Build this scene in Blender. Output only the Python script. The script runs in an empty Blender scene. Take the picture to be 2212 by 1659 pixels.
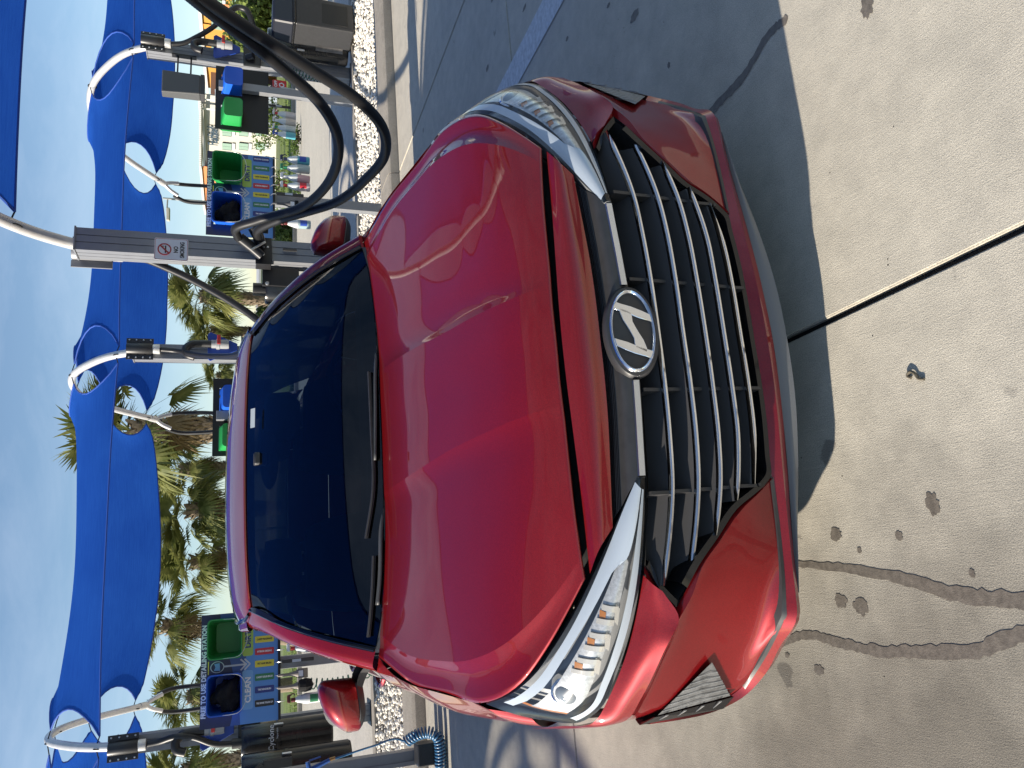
import bpy, bmesh, math, random
import numpy as np
from mathutils import Vector, Matrix
R = math.radians
rng = random.Random(7)
scene = bpy.context.scene
COL = scene.collection

# ------------------------------------------------------------------ camera (portrait phone shot stored on its side)
CAM = np.array([-0.538, -1.4575, 1.446])
YAW, PITCH, ROLL = R(15.282), R(19.736), R(0.512)
FPX = 1652.94                       # focal length in px of a 2212 px long side
_f0 = np.array([math.sin(YAW), math.cos(YAW), 0.0])
_r0 = np.array([math.cos(YAW), -math.sin(YAW), 0.0])
_fw = _f0 * math.cos(PITCH) - np.array([0, 0, 1.0]) * math.sin(PITCH)
_up0 = np.cross(_r0, _fw)
_rt = _r0 * math.cos(ROLL) + _up0 * math.sin(ROLL)
_up = -_r0 * math.sin(ROLL) + _up0 * math.cos(ROLL)
cam_data = bpy.data.cameras.new("camera")
cam = bpy.data.objects.new("camera", cam_data)
COL.objects.link(cam)
cx, cy, cz = -_up, _rt, -_fw
cam.matrix_world = Matrix(((cx[0], cy[0], cz[0], CAM[0]), (cx[1], cy[1], cz[1], CAM[1]), (cx[2], cy[2], cz[2], CAM[2]), (0, 0, 0, 1)))
cam_data.sensor_fit = 'HORIZONTAL'
cam_data.sensor_width = 36.0
cam_data.lens = 36.0 * FPX / 2212.0
cam_data.clip_start = 0.05
cam_data.clip_end = 3000
scene.camera = cam

# ------------------------------------------------------------------ sun and sky
SUN_K = np.array([2.15, -0.05])           # ground shift of a shadow per metre of height (x, y)
_s = np.array([-SUN_K[0], -SUN_K[1], 1.0]); _s /= np.linalg.norm(_s)
SUN_EL = math.asin(_s[2]); SUN_AZ = math.atan2(_s[0], _s[1])     # azimuth from +Y towards +X
sun_d = bpy.data.lights.new("sun", 'SUN')
sun_d.energy = 4.6
sun_d.angle = R(0.55)
sun_d.color = (1.0, 0.90, 0.76)
sun = bpy.data.objects.new("sun", sun_d)
COL.objects.link(sun)
sun.rotation_euler = Vector((_s[0], _s[1], _s[2])).to_track_quat('Z', 'Y').to_euler()
sun.location = (-20, 2, 18)

world = bpy.data.worlds.new("World")
scene.world = world
world.use_nodes = True
_nt = world.node_tree
_bg = _nt.nodes["Background"]
_sky = _nt.nodes.new("ShaderNodeTexSky")
_sky.sky_type = 'NISHITA'
_sky.sun_disc = False
_sky.sun_elevation = SUN_EL
_sky.sun_rotation = SUN_AZ
_sky.air_density = 1.0
_sky.dust_density = 0.15
_sky.ozone_density = 2.2
_bg.inputs['Strength'].default_value = 0.080
# thin wisps of cloud
_tc = _nt.nodes.new("ShaderNodeTexCoord")
_mp = _nt.nodes.new("ShaderNodeMapping"); _mp.inputs['Scale'].default_value = (1.6, 1.6, 5.5)
_n1 = _nt.nodes.new("ShaderNodeTexNoise"); _n1.inputs['Scale'].default_value = 2.3; _n1.inputs['Detail'].default_value = 8; _n1.inputs['Roughness'].default_value = 0.62; _n1.inputs['Distortion'].default_value = 0.4
_cr = _nt.nodes.new("ShaderNodeValToRGB")
_cr.color_ramp.elements[0].position = 0.40; _cr.color_ramp.elements[0].color = (0, 0, 0, 1)
_cr.color_ramp.elements[1].position = 0.80; _cr.color_ramp.elements[1].color = (0.24, 0.24, 0.24, 1)
_mx = _nt.nodes.new("ShaderNodeMixRGB")
_mx.inputs[2].default_value = (6.6, 7.3, 8.5, 1)
_rot = _nt.nodes.new("ShaderNodeMapping"); _rot.vector_type = 'POINT'; _rot.inputs['Rotation'].default_value = (R(2.2), 0, 0)   # the lot slopes a little against the horizon
_nt.links.new(_tc.outputs['Generated'], _rot.inputs['Vector']); _nt.links.new(_rot.outputs['Vector'], _sky.inputs['Vector'])
_nt.links.new(_tc.outputs['Generated'], _mp.inputs['Vector'])
_nt.links.new(_mp.outputs['Vector'], _n1.inputs['Vector'])
_nt.links.new(_n1.outputs['Fac'], _cr.inputs['Fac'])
_nt.links.new(_cr.outputs['Color'], _mx.inputs[0])
_nt.links.new(_sky.outputs['Color'], _mx.inputs[1])
_nt.links.new(_mx.outputs['Color'], _bg.inputs['Color'])

scene.view_settings.view_transform = 'Standard'
scene.view_settings.look = 'None'
scene.view_settings.exposure = 0.95
scene.view_settings.gamma = 1.0
scene.view_settings.use_curve_mapping = False
scene.render.engine = 'CYCLES'
scene.cycles.max_bounces = 8
scene.cycles.transparent_max_bounces = 16
scene.cycles.use_denoising = True
scene.cycles.sample_clamp_indirect = 6.0
scene.cycles.caustics_reflective = False
scene.cycles.caustics_refractive = False

# ------------------------------------------------------------------ helpers
def ray(xd, yd):
    """direction of the photo pixel (2212 x 1659 landscape scale) in the world"""
    u, v = (1659 - yd) - 829.5, xd - 1106.0
    return _rt * u / FPX - _up * v / FPX + _fw
def at_y(xd, yd, y): d = ray(xd, yd); return CAM + d * ((y - CAM[1]) / d[1])
def at_x(xd, yd, x): d = ray(xd, yd); return CAM + d * ((x - CAM[0]) / d[0])
def at_z(xd, yd, z): d = ray(xd, yd); return CAM + d * ((z - CAM[2]) / d[2])
def at_d(xd, yd, dist): d = ray(xd, yd); return CAM + d * (dist / math.hypot(d[0], d[1]))

MATS = {}
def mat(name, col=(.5, .5, .5), rough=.5, metal=0., spec=.5, coat=0., coat_rough=.03, noise=0., nscale=20., bump=0., bscale=60., bdist=.004, trans=0., emit=None, sheen=0., alpha=1., tvar=None, coords='Object', anis=None):
    if name in MATS: return MATS[name]
    m = bpy.data.materials.new(name); m.use_nodes = True
    nt = m.node_tree; b = nt.nodes['Principled BSDF']
    b.inputs['Base Color'].default_value = (*col, 1)
    b.inputs['Roughness'].default_value = rough
    b.inputs['Metallic'].default_value = metal
    b.inputs['Specular IOR Level'].default_value = spec
    b.inputs['Coat Weight'].default_value = coat
    b.inputs['Coat Roughness'].default_value = coat_rough
    b.inputs['Transmission Weight'].default_value = trans
    b.inputs['Sheen Weight'].default_value = sheen
    if emit: b.inputs['Emission Color'].default_value = (*emit[:3], 1); b.inputs['Emission Strength'].default_value = emit[3]
    if noise or bump:
        tc = nt.nodes.new('ShaderNodeTexCoord')
        mp = nt.nodes.new('ShaderNodeMapping')
        nt.links.new(tc.outputs[coords], mp.inputs['Vector'])
        if anis: mp.inputs['Scale'].default_value = anis
    if noise:
        n = nt.nodes.new('ShaderNodeTexNoise'); n.inputs['Scale'].default_value = nscale; n.inputs['Detail'].default_value = 5; n.inputs['Roughness'].default_value = .6
        nt.links.new(mp.outputs['Vector'], n.inputs['Vector'])
        cr = nt.nodes.new('ShaderNodeValToRGB')
        cr.color_ramp.elements[0].position = .3; cr.color_ramp.elements[1].position = .7
        c2 = tvar or tuple(min(1, c * (1 + noise)) for c in col)
        c1 = tuple(c * (1 - noise) for c in col)
        cr.color_ramp.elements[0].color = (*c1, 1); cr.color_ramp.elements[1].color = (*c2, 1)
        nt.links.new(n.outputs['Fac'], cr.inputs['Fac']); nt.links.new(cr.outputs['Color'], b.inputs['Base Color'])
    if bump:
        n2 = nt.nodes.new('ShaderNodeTexNoise'); n2.inputs['Scale'].default_value = bscale; n2.inputs['Detail'].default_value = 4
        nt.links.new(mp.outputs['Vector'], n2.inputs['Vector'])
        bp = nt.nodes.new('ShaderNodeBump'); bp.inputs['Strength'].default_value = bump; bp.inputs['Distance'].default_value = bdist
        nt.links.new(n2.outputs['Fac'], bp.inputs['Height']); nt.links.new(bp.outputs['Normal'], b.inputs['Normal'])
    MATS[name] = m
    return m

def thin_glass(name, tint, refl_ior=1.5, rough=0.0):
    """thin sheet of glass: fresnel mirror over a tinted see-through layer"""
    if name in MATS: return MATS[name]
    m = bpy.data.materials.new(name); m.use_nodes = True
    nt = m.node_tree; nt.nodes.clear()
    out = nt.nodes.new('ShaderNodeOutputMaterial')
    tr = nt.nodes.new('ShaderNodeBsdfTransparent'); tr.inputs['Color'].default_value = (*tint, 1)
    gl = nt.nodes.new('ShaderNodeBsdfGlossy'); gl.inputs['Roughness'].default_value = rough
    fr = nt.nodes.new('ShaderNodeFresnel')
    ge = nt.nodes.new('ShaderNodeNewGeometry'); io = nt.nodes.new('ShaderNodeMapRange')       # same reflectance from either side of the sheet
    io.inputs['To Min'].default_value = refl_ior; io.inputs['To Max'].default_value = 1 / refl_ior
    nt.links.new(ge.outputs['Backfacing'], io.inputs['Value']); nt.links.new(io.outputs['Result'], fr.inputs['IOR'])
    mx = nt.nodes.new('ShaderNodeMixShader')
    nt.links.new(fr.outputs[0], mx.inputs[0]); nt.links.new(tr.outputs[0], mx.inputs[1]); nt.links.new(gl.outputs[0], mx.inputs[2])
    nt.links.new(mx.outputs[0], out.inputs['Surface'])
    MATS[name] = m
    return m

def link(o, parent=None):
    COL.objects.link(o)
    if parent is not None: o.parent = parent
    return o
def tag(o, label=None, cat=None, group=None, kind=None):
    if label: o['label'] = label
    if cat: o['category'] = cat
    if group: o['group'] = group
    if kind: o['kind'] = kind
    return o
def empty(name, loc=(0, 0, 0), rz=0., label=None, cat=None, group=None):
    o = bpy.data.objects.new(name, None); o.empty_display_size = .1
    COL.objects.link(o); o.location = loc; o.rotation_euler = (0, 0, rz)
    tag(o, label, cat, group)
    return o

class MB:
    """collects geometry for ONE mesh object"""
    def __init__(s): s.v = []; s.f = []; s.mi = []; s.cur = 0
    def add(s, verts, faces, mi=None):
        o = len(s.v); s.v += [tuple(map(float, p)) for p in verts]
        s.f += [tuple(i + o for i in f) for f in faces]
        s.mi += [s.cur if mi is None else mi] * len(faces)
        return s
    def box(s, c, size, rz=0., M=None, taper=(1, 1), mi=None):
        x, y, z = [k / 2 for k in size]
        V = []
        for dz in (-1, 1):
            t = taper if dz > 0 else (1, 1)
            for dx, dy in ((-1, -1), (1, -1), (1, 1), (-1, 1)): V.append(Vector((dx * x * t[0], dy * y * t[1], dz * z)))
        if rz: M0 = Matrix.Rotation(rz, 3, 'Z'); V = [M0 @ v for v in V]
        if M is not None: V = [M @ v for v in V]
        V = [v + Vector(c) for v in V]
        return s.add(V, [(3, 2, 1, 0), (4, 5, 6, 7), (0, 1, 5, 4), (1, 2, 6, 5), (2, 3, 7, 6), (3, 0, 4, 7)], mi)
    def grid(s, G, flip=False, closed=False, mi=None):
        G = np.asarray(G); a, b = G.shape[:2]
        F = []
        for i in range(a - 1):
            for j in range(b - 1 if not closed else b):
                k = (j + 1) % b
                q = (i * b + j, i * b + k, (i + 1) * b + k, (i + 1) * b + j)
                F.append(q[::-1] if flip else q)
        return s.add(G.reshape(-1, 3), F, mi)
    def tube(s, pts, r, n=10, caps=True, mi=None):
        pts = [Vector(p) for p in pts]; k = len(pts)
        rr = [r] * k if not hasattr(r, '__len__') else list(r)
        t0 = (pts[1] - pts[0]).normalized()
        up = Vector((0, 0, 1)) if abs(t0.z) < .9 else Vector((1, 0, 0))
        nrm = (up - t0 * up.dot(t0)).normalized()
        rings = []
        for i, p in enumerate(pts):
            t = (pts[min(i + 1, k - 1)] - pts[max(i - 1, 0)]).normalized()
            nrm = (nrm - t * nrm.dot(t))
            nrm = nrm.normalized() if nrm.length > 1e-6 else t.orthogonal().normalized()
            bi = t.cross(nrm)
            rings.append([p + (nrm * math.cos(2 * math.pi * j / n) + bi * math.sin(2 * math.pi * j / n)) * rr[i] for j in range(n)])
        o = len(s.v)
        s.grid(rings, closed=True, flip=True, mi=mi)
        if caps:
            s.f += [tuple(o + j for j in range(n)), tuple(o + (k - 1) * n + j for j in range(n))[::-1]]; s.mi += [s.cur if mi is None else mi] * 2
        return s
    def lathe(s, prof, c=(0, 0, 0), n=20, M=None, mi=None, sx=1., sy=1.):
        rings = []
        for (r, z) in prof:
            ring = [Vector((r * math.cos(2 * math.pi * j / n) * sx, r * math.sin(2 * math.pi * j / n) * sy, z)) for j in range(n)]
            if M is not None: ring = [M @ v for v in ring]
            rings.append([v + Vector(c) for v in ring])
        return s.grid(rings, closed=True, mi=mi)
    def prism(s, poly, h, M=None, mi=None):
        """2-D polygon (ccw) extruded h along local z; M: 4x4"""
        n = len(poly)
        V = [Vector((x, y, 0)) for x, y in poly] + [Vector((x, y, h)) for x, y in poly]
        if M is not None: V = [M @ v for v in V]
        return s.add(V, [tuple(range(n))[::-1], tuple(range(n, 2 * n))] + [(i, (i + 1) % n, n + (i + 1) % n, n + i) for i in range(n)], mi)
    def mirror(s):
        o = MB(); o.v = [(-x, y, z) for x, y, z in s.v]; o.f = [f[::-1] for f in s.f]; o.mi = list(s.mi); return o
    def mesh(s, name):
        me = bpy.data.meshes.new(name); me.from_pydata(s.v, [], s.f); me.update(); return me
    def build(s, name, m, parent=None, smooth=35., solid=0., bevel=0., loc=None, label=None, sub=0, offset=-1., sharp=None):
        me = s.mesh(name)
        for k in (m if isinstance(m, (list, tuple)) else [m]): me.materials.append(k)
        if any(s.mi): me.polygons.foreach_set('material_index', s.mi)
        if smooth:
            me.polygons.foreach_set('use_smooth', [True] * len(me.polygons))
            me.set_sharp_from_angle(angle=R(smooth))
            if sharp:
                at = me.attributes.get('sharp_edge') or me.attributes.new('sharp_edge', 'BOOLEAN', 'EDGE')
                for e in me.edges:
                    if tuple(sorted(e.vertices)) in sharp: at.data[e.index].value = True
        o = bpy.data.objects.new(name, me); link(o, parent)
        if loc is not None: o.location = loc
        if bevel:
            b = o.modifiers.new('bevel', 'BEVEL'); b.width = bevel; b.segments = 2; b.limit_method = 'ANGLE'; b.angle_limit = R(40); b.harden_normals = False
        if sub: b = o.modifiers.new('sub', 'SUBSURF'); b.levels = sub; b.render_levels = sub
        if solid: b = o.modifiers.new('solid', 'SOLIDIFY'); b.thickness = solid; b.offset = offset
        if label: o['label'] = label
        return o

def copy_tree(o, parent=None, label=None, loc=None, rz=None):
    c = o.copy(); COL.objects.link(c); c.parent = parent
    for ch in o.children: copy_tree(ch, c)
    if label: c['label'] = label
    if loc is not None: c.location = loc
    if rz is not None: c.rotation_euler = (0, 0, rz)
    return c

def cr_seg(P, n):
    P = np.asarray(P, float); k = len(P)
    if k == 2:
        t = np.linspace(0, 1, n + 1)[:, None]; return P[0] * (1 - t) + P[1] * t
    E = np.vstack([2 * P[0] - P[1], P, 2 * P[-1] - P[-2]])
    out = []
    for i in range(k - 1):
        p0, p1, p2, p3 = E[i], E[i + 1], E[i + 2], E[i + 3]
        t = np.linspace(0, 1, n, endpoint=False)
        # limit tangents so that uneven spacing does not overshoot
        d0, d1, d2 = np.linalg.norm(p1 - p0) + 1e-9, np.linalg.norm(p2 - p1) + 1e-9, np.linalg.norm(p3 - p2) + 1e-9
        m1 = ((p1 - p0) / d0 * d1 + (p2 - p1) / d1 * d0) / (d0 + d1) * d1
        m2 = ((p2 - p1) / d1 * d2 + (p3 - p2) / d2 * d1) / (d1 + d2) * d1
        for a in t:
            a2, a3 = a * a, a * a * a
            out.append((2 * a3 - 3 * a2 + 1) * p1 + (a3 - 2 * a2 + a) * m1 + (-2 * a3 + 3 * a2) * p2 + (a3 - a2) * m2)
    out.append(P[-1])
    return np.array(out)
def spline(P, n=8, brk=()):
    P = np.asarray(P, float); cuts = [0] + sorted(brk) + [len(P) - 1]
    out = []
    for a, b in zip(cuts[:-1], cuts[1:]):
        s = cr_seg(P[a:b + 1], n); out.append(s if not out else s[1:])
    return np.vstack(out)
def surf(ctrl, nu=6, nv=6, bu=(), bv=()):
    """ctrl[row][col][xyz]; nu samples per column gap, nv per row gap; b? = crease indices"""
    C = np.asarray(ctrl, float)
    A = np.array([spline(r, nu, bu) for r in C])
    return np.stack([spline(A[:, j], nv, bv) for j in range(A.shape[1])], 1)
def sym(row):
    """half row with x>=0 starting at x=0 -> full row from -x to +x"""
    row = [tuple(p) for p in row]
    return [(-x, y, z) for x, y, z in row[:0:-1]] + row
def lerp3(a, b, t): return tuple(a[i] + (b[i] - a[i]) * t for i in range(3))
# ------------------------------------------------------------------ ground
def concrete(name, base, dark, fine=1.0, overlays=None, rough=.82, bump=.55, streak=1.):
    m = bpy.data.materials.new(name); m.use_nodes = True
    nt = m.node_tree; b = nt.nodes['Principled BSDF']; L = nt.links.new
    b.inputs['Roughness'].default_value = rough
    b.inputs['Specular IOR Level'].default_value = .3
    g = nt.nodes.new('ShaderNodeNewGeometry')
    def noise(scale, detail=4, rgh=.6, vec=None, dist=0.):
        n = nt.nodes.new('ShaderNodeTexNoise'); n.inputs['Scale'].default_value = scale; n.inputs['Detail'].default_value = detail
        n.inputs['Roughness'].default_value = rgh; n.inputs['Distortion'].default_value = dist
        L(vec or g.outputs['Position'], n.inputs['Vector']); return n.outputs['Fac']
    def ramp(fac, p0, p1, c0, c1):
        r = nt.nodes.new('ShaderNodeValToRGB'); e = r.color_ramp.elements
        e[0].position, e[1].position = p0, p1; e[0].color = (*c0, 1); e[1].color = (*c1, 1)
        L(fac, r.inputs['Fac']); return r.outputs['Color']
    def mix(fac, a, c, mode='MIX'):
        x = nt.nodes.new('ShaderNodeMixRGB'); x.blend_type = mode
        if isinstance(fac, float): x.inputs[0].default_value = fac
        else: L(fac, x.inputs[0])
        for k, q in ((1, a), (2, c)):
            if isinstance(q, tuple): x.inputs[k].default_value = (*q, 1)
            else: L(q, x.inputs[k])
        return x.outputs['Color']
    big = ramp(noise(.9, 5, .65), .32, .68, dark, base)
    med = ramp(noise(9., 5, .7), .25, .8, (.80, .80, .80), (1.12, 1.11, 1.09))
    col = mix(1.0, big, med, 'MULTIPLY')
    # broomed streaks
    mp = nt.nodes.new('ShaderNodeMapping'); mp.inputs['Scale'].default_value = (1, .12, 1); mp.inputs['Rotation'].default_value = (0, 0, R(82))
    L(g.outputs['Position'], mp.inputs['Vector'])
    st = noise(150. * fine, 3, .7, mp.outputs['Vector'])
    gr = noise(330. * fine, 2, .7)
    col = mix(1.0, col, ramp(st, .25, .75, (1 - .14 * streak,) * 3, (1 + .12 * streak,) * 3), 'MULTIPLY')
    col = mix(1.0, col, ramp(gr, .2, .8, (.52, .52, .52), (1.42, 1.42, 1.42)), 'MULTIPLY')
    # small dark pits and light grains of sand
    vo = nt.nodes.new('ShaderNodeTexVoronoi'); vo.inputs['Scale'].default_value = 26.; L(g.outputs['Position'], vo.inputs['Vector'])
    rnd = nt.nodes.new('ShaderNodeTexNoise'); rnd.inputs['Scale'].default_value = 3.1; L(g.outputs['Position'], rnd.inputs['Vector'])
    pit = nt.nodes.new('ShaderNodeMath'); pit.operation = 'MULTIPLY'
    a = nt.nodes.new('ShaderNodeMath'); a.operation = 'LESS_THAN'; a.inputs[1].default_value = .065; L(vo.outputs['Distance'], a.inputs[0])
    c = nt.nodes.new('ShaderNodeMath'); c.operation = 'GREATER_THAN'; c.inputs[1].default_value = .60; L(rnd.outputs['Fac'], c.inputs[0])
    L(a.outputs[0], pit.inputs[0]); L(c.outputs[0], pit.inputs[1])
    col = mix(pit.outputs[0], col, (.05, .045, .04))
    # scattered darker drip marks
    vo2 = nt.nodes.new('ShaderNodeTexVoronoi'); vo2.inputs['Scale'].default_value = 3.3; vo2.inputs['Randomness'].default_value = 1.
    wob = nt.nodes.new('ShaderNodeTexNoise'); wob.inputs['Scale'].default_value = 14.; wob.inputs['Detail'].default_value = 3; L(g.outputs['Position'], wob.inputs['Vector'])
    ad = nt.nodes.new('ShaderNodeMixRGB'); ad.blend_type = 'ADD'; ad.inputs[0].default_value = .13
    L(g.outputs['Position'], ad.inputs[1]); L(wob.outputs['Color'], ad.inputs[2]); L(ad.outputs['Color'], vo2.inputs['Vector'])
    dm = ramp(vo2.outputs['Distance'], .075, .10, (1, 1, 1), (0, 0, 0))
    sel = ramp(noise(1.7, 2, .5), .5, .56, (0, 0, 0), (.55, .55, .55))
    col = mix(mix(1.0, dm, sel, 'MULTIPLY'), col, (.13, .12, .11))
    if overlays: col = overlays(nt, g, col, mix, ramp, noise)
    L(col, b.inputs['Base Color'])
    hs = nt.nodes.new('ShaderNodeMath'); hs.operation = 'MULTIPLY_ADD'; L(st, hs.inputs[0]); hs.inputs[1].default_value = streak * .7; L(gr, hs.inputs[2])
    bp = nt.nodes.new('ShaderNodeBump'); bp.inputs['Strength'].default_value = bump; bp.inputs['Distance'].default_value = .0035
    L(hs.outputs[0], bp.inputs['Height']); L(bp.outputs['Normal'], b.inputs['Normal'])
    MATS[name] = m
    return m

def lot_patch(nt, g, col, mix, ramp, noise):
    # a broad darker patch left of the nose, with a ragged edge
    sp = nt.nodes.new('ShaderNodeVectorMath'); sp.operation = 'SUBTRACT'; sp.inputs[1].default_value = (-1.35, .05, 0); nt.links.new(g.outputs['Position'], sp.inputs[0])
    sc = nt.nodes.new('ShaderNodeVectorMath'); sc.operation = 'MULTIPLY'; sc.inputs[1].default_value = (.62, .45, 0); nt.links.new(sp.outputs[0], sc.inputs[0])
    ln = nt.nodes.new('ShaderNodeVectorMath'); ln.operation = 'LENGTH'; nt.links.new(sc.outputs[0], ln.inputs[0])
    ad = nt.nodes.new('ShaderNodeMath'); ad.operation = 'MULTIPLY_ADD'; ad.inputs[1].default_value = .55; nt.links.new(noise(2.2, 6, .65), ad.inputs[0]); nt.links.new(ln.outputs['Value'], ad.inputs[2])
    f = ramp(ad.outputs[0], .55, 1.25, (1, 1, 1), (0, 0, 0))
    return mix(f, col, mix(1.0, col, (.43, .42, .41), 'MULTIPLY'))
conc = concrete('lot_concrete', (.54, .505, .428), (.455, .425, .362), overlays=lot_patch, streak=.5)
conc_lt = concrete('road_concrete', (.56, .525, .45), (.49, .46, .395), fine=.4, bump=.25)
conc_kerb = concrete('kerb_concrete', (.40, .365, .31), (.29, .265, .23), fine=.7)
joint_m = mat('joint_filler', (.018, .018, .02), .8)

# wide sheet that carries everything, reaching the horizon
lot = MB().add([(-900, -900, -.022), (900, -900, -.022), (900, 9, -.022), (-900, 9, -.022)], [(0, 1, 2, 3)]).build('ground', joint_m, smooth=0)
tag(lot, kind='structure')
XE = [.05 + 3.29 * k for k in range(-5, 7)]
YE = [5.04, 2.0, -1.02, -4.04, -7.06, -10.1]
slab_mesh = {}
for i in range(len(XE) - 1):
    for j in range(len(YE) - 1):
        w, d = XE[i + 1] - XE[i] - .017, YE[j] - YE[j + 1] - .009
        key = (round(w, 3), round(d, 3))
        if key not in slab_mesh:
            bm = bmesh.new(); bmesh.ops.create_cube(bm, size=1.); bmesh.ops.scale(bm, vec=(w, d, .02), verts=bm.verts)
            bmesh.ops.bevel(bm, geom=[e for e in bm.edges if all(v.co.z > 0 for v in e.verts)], offset=.004, segments=2, affect='EDGES')
            me = bpy.data.meshes.new('slab'); bm.to_mesh(me); bm.free(); me.materials.append(conc); slab_mesh[key] = me
        o = bpy.data.objects.new('slab', slab_mesh[key]); link(o, lot)
        o.location = ((XE[i] + XE[i + 1]) / 2, (YE[j] + YE[j + 1]) / 2, -.01)
# stall lines, worn white paint
paint_w = mat('line_paint', (.52, .54, .56), .7, noise=.22, nscale=35, bump=.3, bscale=200, bdist=.002)
for k, xc in enumerate((2.2, -2.0, 6.4)):
    pl = MB().add([(xc - .095, -4, .004), (xc + .095, -4, .004), (xc + .095, 3.6, .004), (xc - .095, 3.6, .004)], [(0, 1, 2, 3)]).build('painted_line', paint_w, smooth=0)
    tag(pl, kind='structure')

# kerb, in cast lengths
kerb = MB().box((0, 5.27, .0), (.01, .01, .01)).build('kerb', conc_kerb)
tag(kerb, kind='structure')
KX = [-13.1, -9.8, -6.5, -3.2, .05, 3.33, 6.63, 9.9, 13.2, 16.5]
for a, b in zip(KX[:-1], KX[1:]):
    prof = [(5.045, -.02), (5.050, .045), (5.060, .078), (5.085, .095), (5.12, .100), (5.47, .103), (5.49, .09), (5.49, -.02)]
    G = [[(x, y, z) for y, z in prof] for x in (a + .004, b - .004)]
    m = MB(); m.grid(G); n = len(prof); m.f += [tuple(range(n))[::-1], tuple(range(n, 2 * n))]; m.mi += [0, 0]
    m.build('kerb_stone', conc_kerb, kerb, smooth=30)
    prof = [(y + 1.93, z * .9) for y, z in ((5.12, -.02), (5.12, .10), (5.30, .10), (5.30, -.02))]
    G = [[(x, y, z) for y, z in prof] for x in (a + .004, b - .004)]
    m = MB(); m.grid(G); n = len(prof); m.f += [tuple(range(n))[::-1], tuple(range(n, 2 * n))]; m.mi += [0, 0]
    m.build('edging_stone', conc_kerb, kerb, smooth=30)
# white gravel bed
bed = MB().add([(-13, 5.49, .04), (16.5, 5.49, .04), (16.5, 7.05, .04), (-13, 7.05, .04)], [(0, 1, 2, 3)]).build('gravel_bed', mat('bed_soil', (.16, .14, .12), .9), smooth=0)
tag(bed, kind='structure')
gm = mat('white_gravel', (.74, .70, .62), .8, noise=.25, nscale=9, coords='Object')
def rock(r, seed):
    q = random.Random(seed); bm = bmesh.new(); bmesh.ops.create_icosphere(bm, subdivisions=1, radius=r)
    for v in bm.verts: v.co *= q.uniform(.75, 1.2)
    V = np.array([v.co for v in bm.verts]) * [1, 1, .7]; F = [tuple(v.index for v in f.verts) for f in bm.faces]; bm.free(); return V, F
rocks = [rock(1., s) for s in range(6)]
GV, GF = [], []; off = 0
gq = np.random.default_rng(3)
for k in range(17000):
    x = gq.uniform(-5.5, 11.5); y = gq.uniform(5.5, 7.04)
    V, F = rocks[k % 6]; s = gq.uniform(.011, .028); a = gq.uniform(0, 6.28)
    c, s_ = math.cos(a), math.sin(a)
    W = V * s; W = np.stack([W[:, 0] * c - W[:, 1] * s_ + x, W[:, 0] * s_ + W[:, 1] * c + y, W[:, 2] + gq.uniform(.045, .082)], 1)
    GV.append(W); GF += [tuple(i + off for i in f) for f in F]; off += len(V)
me = bpy.data.meshes.new('gravel'); me.from_pydata(np.vstack(GV).tolist(), [], GF); me.materials.append(gm)
gravel = link(bpy.data.objects.new('gravel', me)); tag(gravel, 'white landscaping gravel filling the bed behind the kerb', 'gravel', kind='stuff')

# lane and pavement behind the bed
lane = MB().add([(-60, 7.24, .0), (90, 7.24, .0), (90, 9., .0), (-60, 9., .0), (90, 17.6, -.33), (-60, 17.6, -.33)], [(0, 1, 2, 3), (3, 2, 4, 5)]).build('road', conc_lt, smooth=0); tag(lane, kind='structure')
# wet trails, drips and patches on the slabs (thin stains laid on the concrete)
wet = mat('wet_stain', (.135, .118, .098), .55, noise=.3, nscale=60, bump=.4, bscale=300, bdist=.002)
def stain(pts, w, z=.0012, seed=1, name='stain'):
    q = random.Random(seed); P = spline([(x, y, z) for x, y in pts], 10)
    A, B = [], []
    for i in range(len(P)):
        t = P[min(i + 1, len(P) - 1)] - P[max(i - 1, 0)]; n = np.array([-t[1], t[0], 0]); n /= np.linalg.norm(n) + 1e-9
        ww = w[0] + (w[1] - w[0]) * i / (len(P) - 1)
        e = min(1., i / 2., (len(P) - 1 - i) / 2. + .3)
        A.append(P[i] + n * ww * q.uniform(.75, 1.25) * e); B.append(P[i] - n * ww * q.uniform(.75, 1.25) * e)
    o = MB().grid([A, B]).build(name, wet, lot, smooth=0)
    return o
stain([(-.665, -.45), (-.655, -.30), (-.645, -.19), (-.60, -.01), (-.57, .18), (-.555, .34)], (.02, .008), seed=2)
stain([(-.705, -.52), (-.715, -.31), (-.755, -.19), (-.765, -.05), (-.77, .09), (-.757, .21), (-.742, .31), (-.77, .44), (-.84, .6)], (.016, .010), seed=3)
stain([(.84, .62), (.885, .35), (.89, .19), (.935, .03), (.925, -.03)], (.016, .013), seed=4)
def blot(x, y, rx, ry, seed, z=.0012):
    q = random.Random(seed); n = 22
    V = [(x, y, z)]
    for i in range(n):
        a = 2 * math.pi * i / n; k = q.uniform(.72, 1.12)
        V.append((x + math.cos(a) * rx * k, y + math.sin(a) * ry * k, z))
    MB().add(V, [(0, i + 1, (i + 1) % n + 1) for i in range(n)]).build('stain', wet, lot, smooth=0)
for k, a in enumerate([(-.668, .11, .022, .026), (-.655, .175, .02, .022), (-.49, .15, .019, .022), (-.535, .08, .008, .008), (-.83, .30, .014, .02), (-.80, .42, .008, .01), (-.51, -.05, .013, .011), (-.45, -.16, .028, .018), (-.6, -.22, .01, .008),
                       (1.9, 1.3, .012, .018), (1.55, .72, .02, .035), (2.45, 1.75, .015, .03), (2.55, 2.4, .02, .03), (2.0, 1.05, .012, .02), (1.2, .55, .012, .01), (2.9, 2.2, .02, .04), (1.75, .9, .01, .016), (.75, -.28, .03, .02)]):
    blot(*a, seed=k + 10)
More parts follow.
